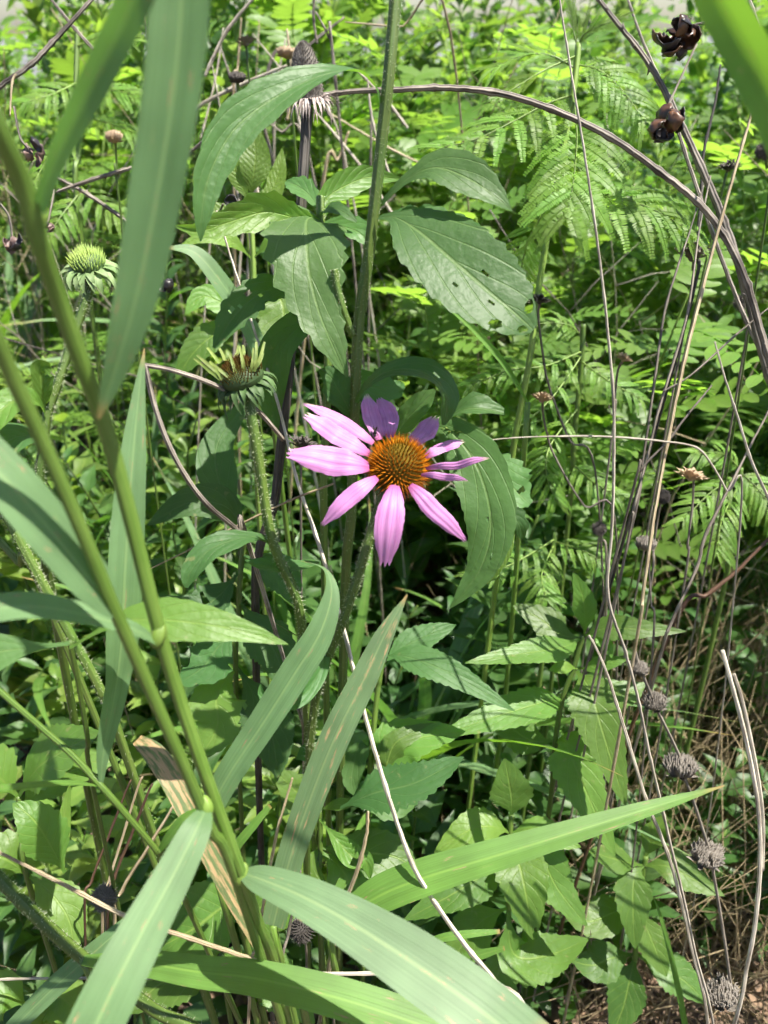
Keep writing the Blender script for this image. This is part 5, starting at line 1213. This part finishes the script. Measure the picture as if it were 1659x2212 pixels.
TREE = {}
def kids():
    d = {}
    for q in bpy.data.objects:
        if q.parent: d.setdefault(q.parent.name, []).append(q)
    return d
def copy_tree(o, parent=None):
    c = o.copy(); COL.objects.link(c); c.parent = parent
    for ch in TREE.get(o.name, ()): copy_tree(ch, c)
    return c
used = set()
def place(proto, x, y, rz, s, label, cat, group, tilt=0):
    o = proto if proto.name not in used else copy_tree(proto)
    used.add(proto.name)
    o.location = (x, y, 0); o.rotation_euler = (tilt * R.uniform(-1, 1), tilt * R.uniform(-1, 1), rz); o.scale = (s, s, s)
    return tag(o, label, cat, group)
def spot(y0, y1, side=None, m=.12, rr=R):
    """random place on the ground inside the widening view"""
    y = y0 + (y1 - y0) * rr.random() ** .9
    wd = .50 * (y * math.cos(PITCH) + .25) + m
    lo, hi = (-1, 1) if side is None else side
    return rr.uniform(lo, hi) * wd, y

PR = {
 'low': [proto_leafy('low_herb', .28, 22, .065, 'low_leaf', 11, lo=.1), proto_leafy('low_herb', .24, 18, .075, 'herb_balm', 12, lo=.1), proto_leafy('low_herb', .32, 22, .06, 'herb_dark', 13, lo=.1), proto_leafy('low_herb', .2, 18, .055, 'low_leaf', 14, lo=.05)],
 'bright': [proto_leafy('sunlit_herb', .24, 24, .055, 'herb_young', 15, lo=.1), proto_leafy('sunlit_herb', .28, 24, .065, 'herb_young', 16, lo=.1)],
 'mid': [proto_leafy('leafy_herb', .5, 30, .075, 'herb_balm', 21, lo=.2), proto_leafy('leafy_herb', .55, 30, .08, 'low_leaf', 22, lo=.2), proto_leafy('leafy_herb', .5, 30, .07, 'herb_young', 23, lo=.25)],
 'gold': [proto_leafy('yellow_green_herb', .8, 44, .068, 'herb_young', 31, lo=.35, whorl=1, sm='lime_stem', elev=(.3, 1.0)), proto_leafy('yellow_green_herb', .85, 44, .07, 'herb_yellow', 32, lo=.35, whorl=1, sm='lime_stem', elev=(.3, 1.1)), proto_leafy('yellow_green_herb', .75, 36, .075, 'low_leaf', 33, lo=.35, sm='lime_stem')],
 'leg': [proto_legume('vetch_plant', .75, 22, .11, 41), proto_legume('vetch_plant', .85, 24, .115, 42), proto_legume('vetch_plant', .65, 20, .10, 43)],
 'fern': [proto_fern('feathery_plant', .75, 14, 51), proto_fern('feathery_plant', .6, 11, 52)],
 'grass': [proto_grass('grass_tuft', 18, .5, 61), proto_grass('grass_tuft', 16, .65, 62)],
 'stalk': [proto_stalk('dead_stalk', .9, 71, 'tan', .0011, twigs=5), proto_stalk('dead_stalk', .85, 72, 'grey_tan', .0011, twigs=6), proto_stalk('dead_stalk', .8, 73, 'grey_dark', .0012, twigs=5), proto_stalk('dead_stalk', .95, 74, 'tan', .0014, .5, twigs=5), proto_stalk('dead_stalk', .7, 75, 'bark', .0016, .7, 5)],
}
def proto_far(name, h, n, L, mt, seed):
    rr = random.Random(seed); t = bpy.data.objects.new(name, None); COL.objects.link(t); t.empty_display_size = .01
    path = wobble_path(h, .2, rr); mb = MB(); mb.tube(path, [.003 * (1 - .55 * k / 8) for k in range(9)], 5); part('stem', mb, M['lime_stem'], t)
    mb = MB()
    for i in range(n):
        u = .25 + .75 * i / n; p = on_path(path, u); a = i * 2.4 + rr.uniform(-.4, .4)
        d = Vector((math.cos(a), math.sin(a), rr.uniform(.1, 1.0))); me = rr.choice(LM[mt]); k0 = len(mb.v); mt4 = frame(p, d, UP, L * rr.uniform(.6, 1.15))
        uvs = {}
        for lp, q in zip(me.loops, me.uv_layers[0].data): uvs[lp.vertex_index] = tuple(q.uv)
        for v in me.vertices: mb.add(mt4 @ v.co, uvs.get(v.index, (.5, .5)))
        for pl in me.polygons: mb.f.append(tuple(k0 + q for q in pl.vertices))
    part('foliage', mb, M[mt], t); return t
PR['far'] = [proto_far('distant_herb', 1.15, 70, .085, 'herb_young', 81), proto_far('distant_herb', 1.2, 70, .08, 'low_leaf', 82), proto_far('distant_herb', 1.08, 60, .09, 'herb_yellow', 83), proto_far('distant_herb', 1.12, 70, .07, 'herb_balm', 84)]
TREE = kids()
FL = {
 'side': ('leafy meadow plant beside the curving branches, shading the straw', 'plant', 'plants beside the branches'),
 'low': ('low green herb filling the shady floor of the thicket', 'plant', 'low herbs on the floor'),
 'bright': ('bright sunlit low herb behind the blurred grass stems', 'plant', 'sunlit low herbs'),
 'mid': ('knee-high leafy green herb behind the flowers', 'plant', 'leafy herbs behind the flowers'),
 'gold': ('tall yellow green leafy herb glowing in the sunlit background', 'plant', 'yellow green herbs in the background'),
 'far': ('head-high leafy herb at the far side of the thicket', 'plant', 'herbs at the far side'),
 'leg': ('tall vetch-like plant with rows of oval leaflets in the background', 'plant', 'vetch plants in the background'),
 'fern': ('feathery fine-leaved plant deep in the background thicket', 'plant', 'feathery plants in the background'),
 'grass': ('tuft of narrow green grass among the background herbs', 'grass', 'grass tufts in the background'),
 'stalk': ('thin bare dead stalk standing among the background plants', 'dry stalk', 'dead stalks in the background'),
}
PL = {
 'low': ['low herb with plain mid green leaves on the thicket floor', 'low herb with broad bright green leaves on the thicket floor', 'low herb with dark green leaves on the thicket floor', 'tiny low herb with short plain green leaves on the thicket floor'],
 'bright': ['short sunlit yellow green herb behind the blurred grass stems', 'taller sunlit yellow green herb behind the blurred grass stems'],
 'mid': ['knee-high herb with fresh green leaves behind the flowers', 'knee-high herb with darker green leaves behind the flowers', 'knee-high herb with yellow green leaves behind the flowers'],
 'gold': ['tall herb with bright yellow green spiralled leaves in the background', 'tall herb with pale puckered yellowish leaves in the background', 'tall herb with darker paired leaves in the background'],
 'leg': ['vetch-like plant of middle height with rows of oval leaflets', 'tallest vetch-like plant with rows of oval leaflets', 'short vetch-like plant with rows of oval leaflets'],
 'fern': ['tall feathery fine-leaved plant deep in the thicket', 'short feathery fine-leaved plant deep in the thicket'],
 'grass': ['short tuft of narrow green grass among the background herbs', 'tall tuft of narrow green grass among the background herbs'],
 'stalk': ['thin tan dead stalk among the background plants', 'pale weathered dead stalk with many twigs among the background plants', 'dark grey dead stalk among the background plants', 'leaning tan dead stalk thicker than the rest among the background plants', 'strongly bent brown dead stalk among the background plants'],
 'far': ['head-high yellow green herb at the far side of the thicket', 'head-high dark green herb at the far side of the thicket', 'head-high pale yellowish herb at the far side of the thicket', 'head-high fresh green herb at the far side of the thicket'],
}
def hmax(y): return .95 - (.70 - .848 * y) / .53
HP = {'low': .3, 'bright': .28, 'mid': .52, 'gold': .82, 'leg': .78, 'fern': .7, 'grass': .5, 'stalk': .88, 'far': 1.15}
def scatter(kind, n, y0, y1, side=None, smin=.8, smax=1.15, tilt=.06, seed=0, m=.12):
    rr = random.Random(seed + 1000); lb, cat, grp = FL[kind]
    for i in range(n):
        x, y = spot(y0, y1, side, m, rr)
        pk = rr.randrange(len(PR[kind])); p = PR[kind][pk]; lb = PL[kind][pk]
        s = min(rr.uniform(smin, smax), hmax(y) / HP[kind])
        if s < .3: continue
        o = place(p, x, y, rr.random() * 6.28, s, lb, cat, grp, tilt)
        if kind == 'stalk':         # keep leaning stalks out of the space of the near flowers
            for q in range(8):
                mt = Matrix.LocRotScale(o.location, o.rotation_euler, o.scale)
                if min((mt @ v.co - CAM).dot(FWD) for v in list(o.data.vertices)[::7]) > .68: break
                o.rotation_euler.z += .8
scatter('low', 70, .42, .95, side=(-1, .6), seed=1)
scatter('low', 60, .8, 1.7, seed=2)
scatter('low', 34, .5, 1.2, side=(.45, 1), seed=21, smax=.95)
scatter('mid', 8, .95, 1.5, side=(.4, 1), seed=31)
scatter('bright', 34, .45, 1.0, side=(-1, -.15), seed=22)
scatter('mid', 16, .75, 1.2, side=(-1, -.3), seed=3)
scatter('mid', 18, .62, 1.2, side=(-.3, .55), seed=33)
scatter('mid', 30, 1.0, 1.9, seed=4)
scatter('gold', 36, 1.0, 2.2, seed=5)
scatter('gold', 20, 1.5, 2.6, seed=6, smin=1.0, smax=1.3)
scatter('far', 75, 2.0, 3.8, seed=66, smin=.8, smax=1.12)
scatter('far', 26, 1.9, 3.0, side=(-1, -.2), seed=67, smin=.88, smax=1.05)
scatter('far', 10, 1.9, 2.8, side=(.1, .9), seed=68, smin=.88, smax=1.0)
scatter('leg', 36, .95, 2.0, side=(-.1, 1), seed=7)
scatter('leg', 36, 1.4, 3.0, side=(-.5, 1), seed=8, smin=1.1, smax=1.5)
scatter('fern', 8, 1.2, 2.4, side=(0, 1), seed=9)
scatter('fern', 10, 1.0, 2.4, side=(-1, 0), seed=91)
scatter('grass', 18, .6, 1.8, side=(-1, .3), seed=10)
scatter('grass', 14, 1.6, 3.0, seed=11, smax=1.5)
scatter('stalk', 80, 1.1, 2.1, side=(-1, .25), tilt=.35, seed=12, smax=1.2)
scatter('stalk', 20, .7, 1.6, side=(.5, 1), tilt=.25, seed=13)
scatter('stalk', 24, 1.8, 3.2, tilt=.3, seed=14, smax=1.3)

# the meadow goes on beside the view on the sunny side and shades its edge
ro = random.Random(501)
for i in range(44):
    y = ro.uniform(.0, 1.5); edge = .50 * (max(y, .2) * math.cos(PITCH) + .30) + .20
    k = ro.choice(('leg', 'gold', 'far', 'fern', 'gold')); lb, cat, grp = FL['side']
    place(PR[k][ro.randrange(len(PR[k]))], edge + ro.uniform(0, .42), y, ro.random() * 6.28, ro.uniform(.75, 1.0) * (1 if k != 'far' else .8), lb, cat, grp, .06)

# ------------------------------------------------------------------ what nobody could count: ground cover, litter, straw, far meadow
rg = random.Random(99)
def card_leaf(mb, p, d, L, W, up):
    d = d.normalized(); s = d.cross(up)
    if s.length < 1e-3: s = Vector((1, 0, 0))
    s.normalize(); nn = s.cross(d)
    ids = [mb.add(p + d * a * L + s * b_ * W + nn * c * L, (.5 + .5 * b_, a)) for a, b_, c in ((0, 0, 0), (.3, .9, .05), (.65, .8, .03), (1, 0, -.1), (.65, -.8, .03), (.3, -.9, .05), (.5, 0, -.04))]
    mb.f += [(ids[0], ids[6], ids[2], ids[1]), (ids[6], ids[3], ids[2]), (ids[0], ids[5], ids[4], ids[6]), (ids[6], ids[4], ids[3])]
mb = MB()
for _ in range(5200):
    x, y = spot(.32, 2.4, None, .15, rg)
    if noise.noise(Vector((x * 4, y * 4, 3))) < -.12 and x > -.1: continue
    if x > .30 * y + .12 and rg.random() < .7: continue
    h = rg.uniform(.01, .14); a = rg.random() * 6.28
    card_leaf(mb, Vector((x, y, h)), Vector((math.cos(a), math.sin(a), rg.uniform(-.3, .3))), rg.uniform(.018, .038), rg.uniform(.008, .016), Vector((rg.gauss(0, .3), rg.gauss(0, .3), 1)))
o = part('ground_cover', mb, M['low_leaf']); tag(o, 'carpet of small green leaves covering the ground', 'ground cover', kind='stuff')
mb = MB()
for _ in range(5000):
    x, y = spot(.25, 2.2, None, .15, rg); a = rg.random() * 6.28
    card_leaf(mb, Vector((x, y, rg.uniform(0, .012))), Vector((math.cos(a), math.sin(a), rg.uniform(-.4, .4))), rg.uniform(.01, .04), rg.uniform(.003, .010), Vector((rg.gauss(0, .6), rg.gauss(0, .6), 1)))
o = part('leaf_litter', mb, plain_mat('litter', (.09, .055, .032, 1), (.30, .20, .13, 1), scale=25, rough=.85)); tag(o, 'brown dead leaf litter on the soil', 'leaf litter', kind='stuff')
mb = MB()
for _ in range(2400):
    x, y = spot(.42, 1.15, (.5, 1.0) if rg.random() < .85 else (-1, 1), .12, rg); a = rg.random() * 6.28; L = rg.uniform(.08, .34); el = rg.uniform(.5, 1.5) if rg.random() < .65 else rg.uniform(0, .2)
    d = Vector((math.cos(a) * math.cos(el), math.sin(a) * math.cos(el), math.sin(el))); p = Vector((x, y, rg.uniform(0, .03)))
    b_ = Vector((rg.gauss(0, .1), rg.gauss(0, .1), rg.gauss(0, .05))) * L
    mb.tube([p, p + d * L * .5 + b_, p + d * L], [.0010, .0009, .0004], 3, rr=rg)
o = part('straw', mb, stem_mat('dull_straw', (.14, .10, .055, 1), (.42, .33, .19, 1), rough=.7, ridges=4, ridge_s=.3)); tag(o, 'tangle of tan dry straw at the foot of the grey stalks', 'straw', kind='stuff')
mb = MB()
for _ in range(17000):
    y = rg.uniform(2.6, 6.5); x = rg.uniform(-1, 1) * (.55 * y + .4)
    h = rg.uniform(.1, 1.05) * (1 - .2 * rg.random()) * (1 if noise.noise(Vector((x * 1.3, y * 1.3, 0))) > -.15 else .75); a = rg.random() * 6.28
    card_leaf(mb, Vector((x, y, h)), Vector((math.cos(a), math.sin(a), rg.uniform(-.5, .8))), rg.uniform(.05, .11), rg.uniform(.012, .028), Vector((rg.gauss(0, .4), rg.gauss(0, .4), 1)))
for _ in range(500):
    y = rg.uniform(2.6, 6.5); x = rg.uniform(-1, 1) * (.55 * y + .4); h = rg.uniform(.5, .85)
    mb.tube([Vector((x, y, 0)), Vector((x + rg.uniform(-.1, .1), y, h))], [.003, .0015], 4, rr=rg)
o = part('far_meadow', mb, M['young_leaf']); tag(o, 'far mass of sunlit meadow plants before the pavement', 'meadow', kind='stuff')
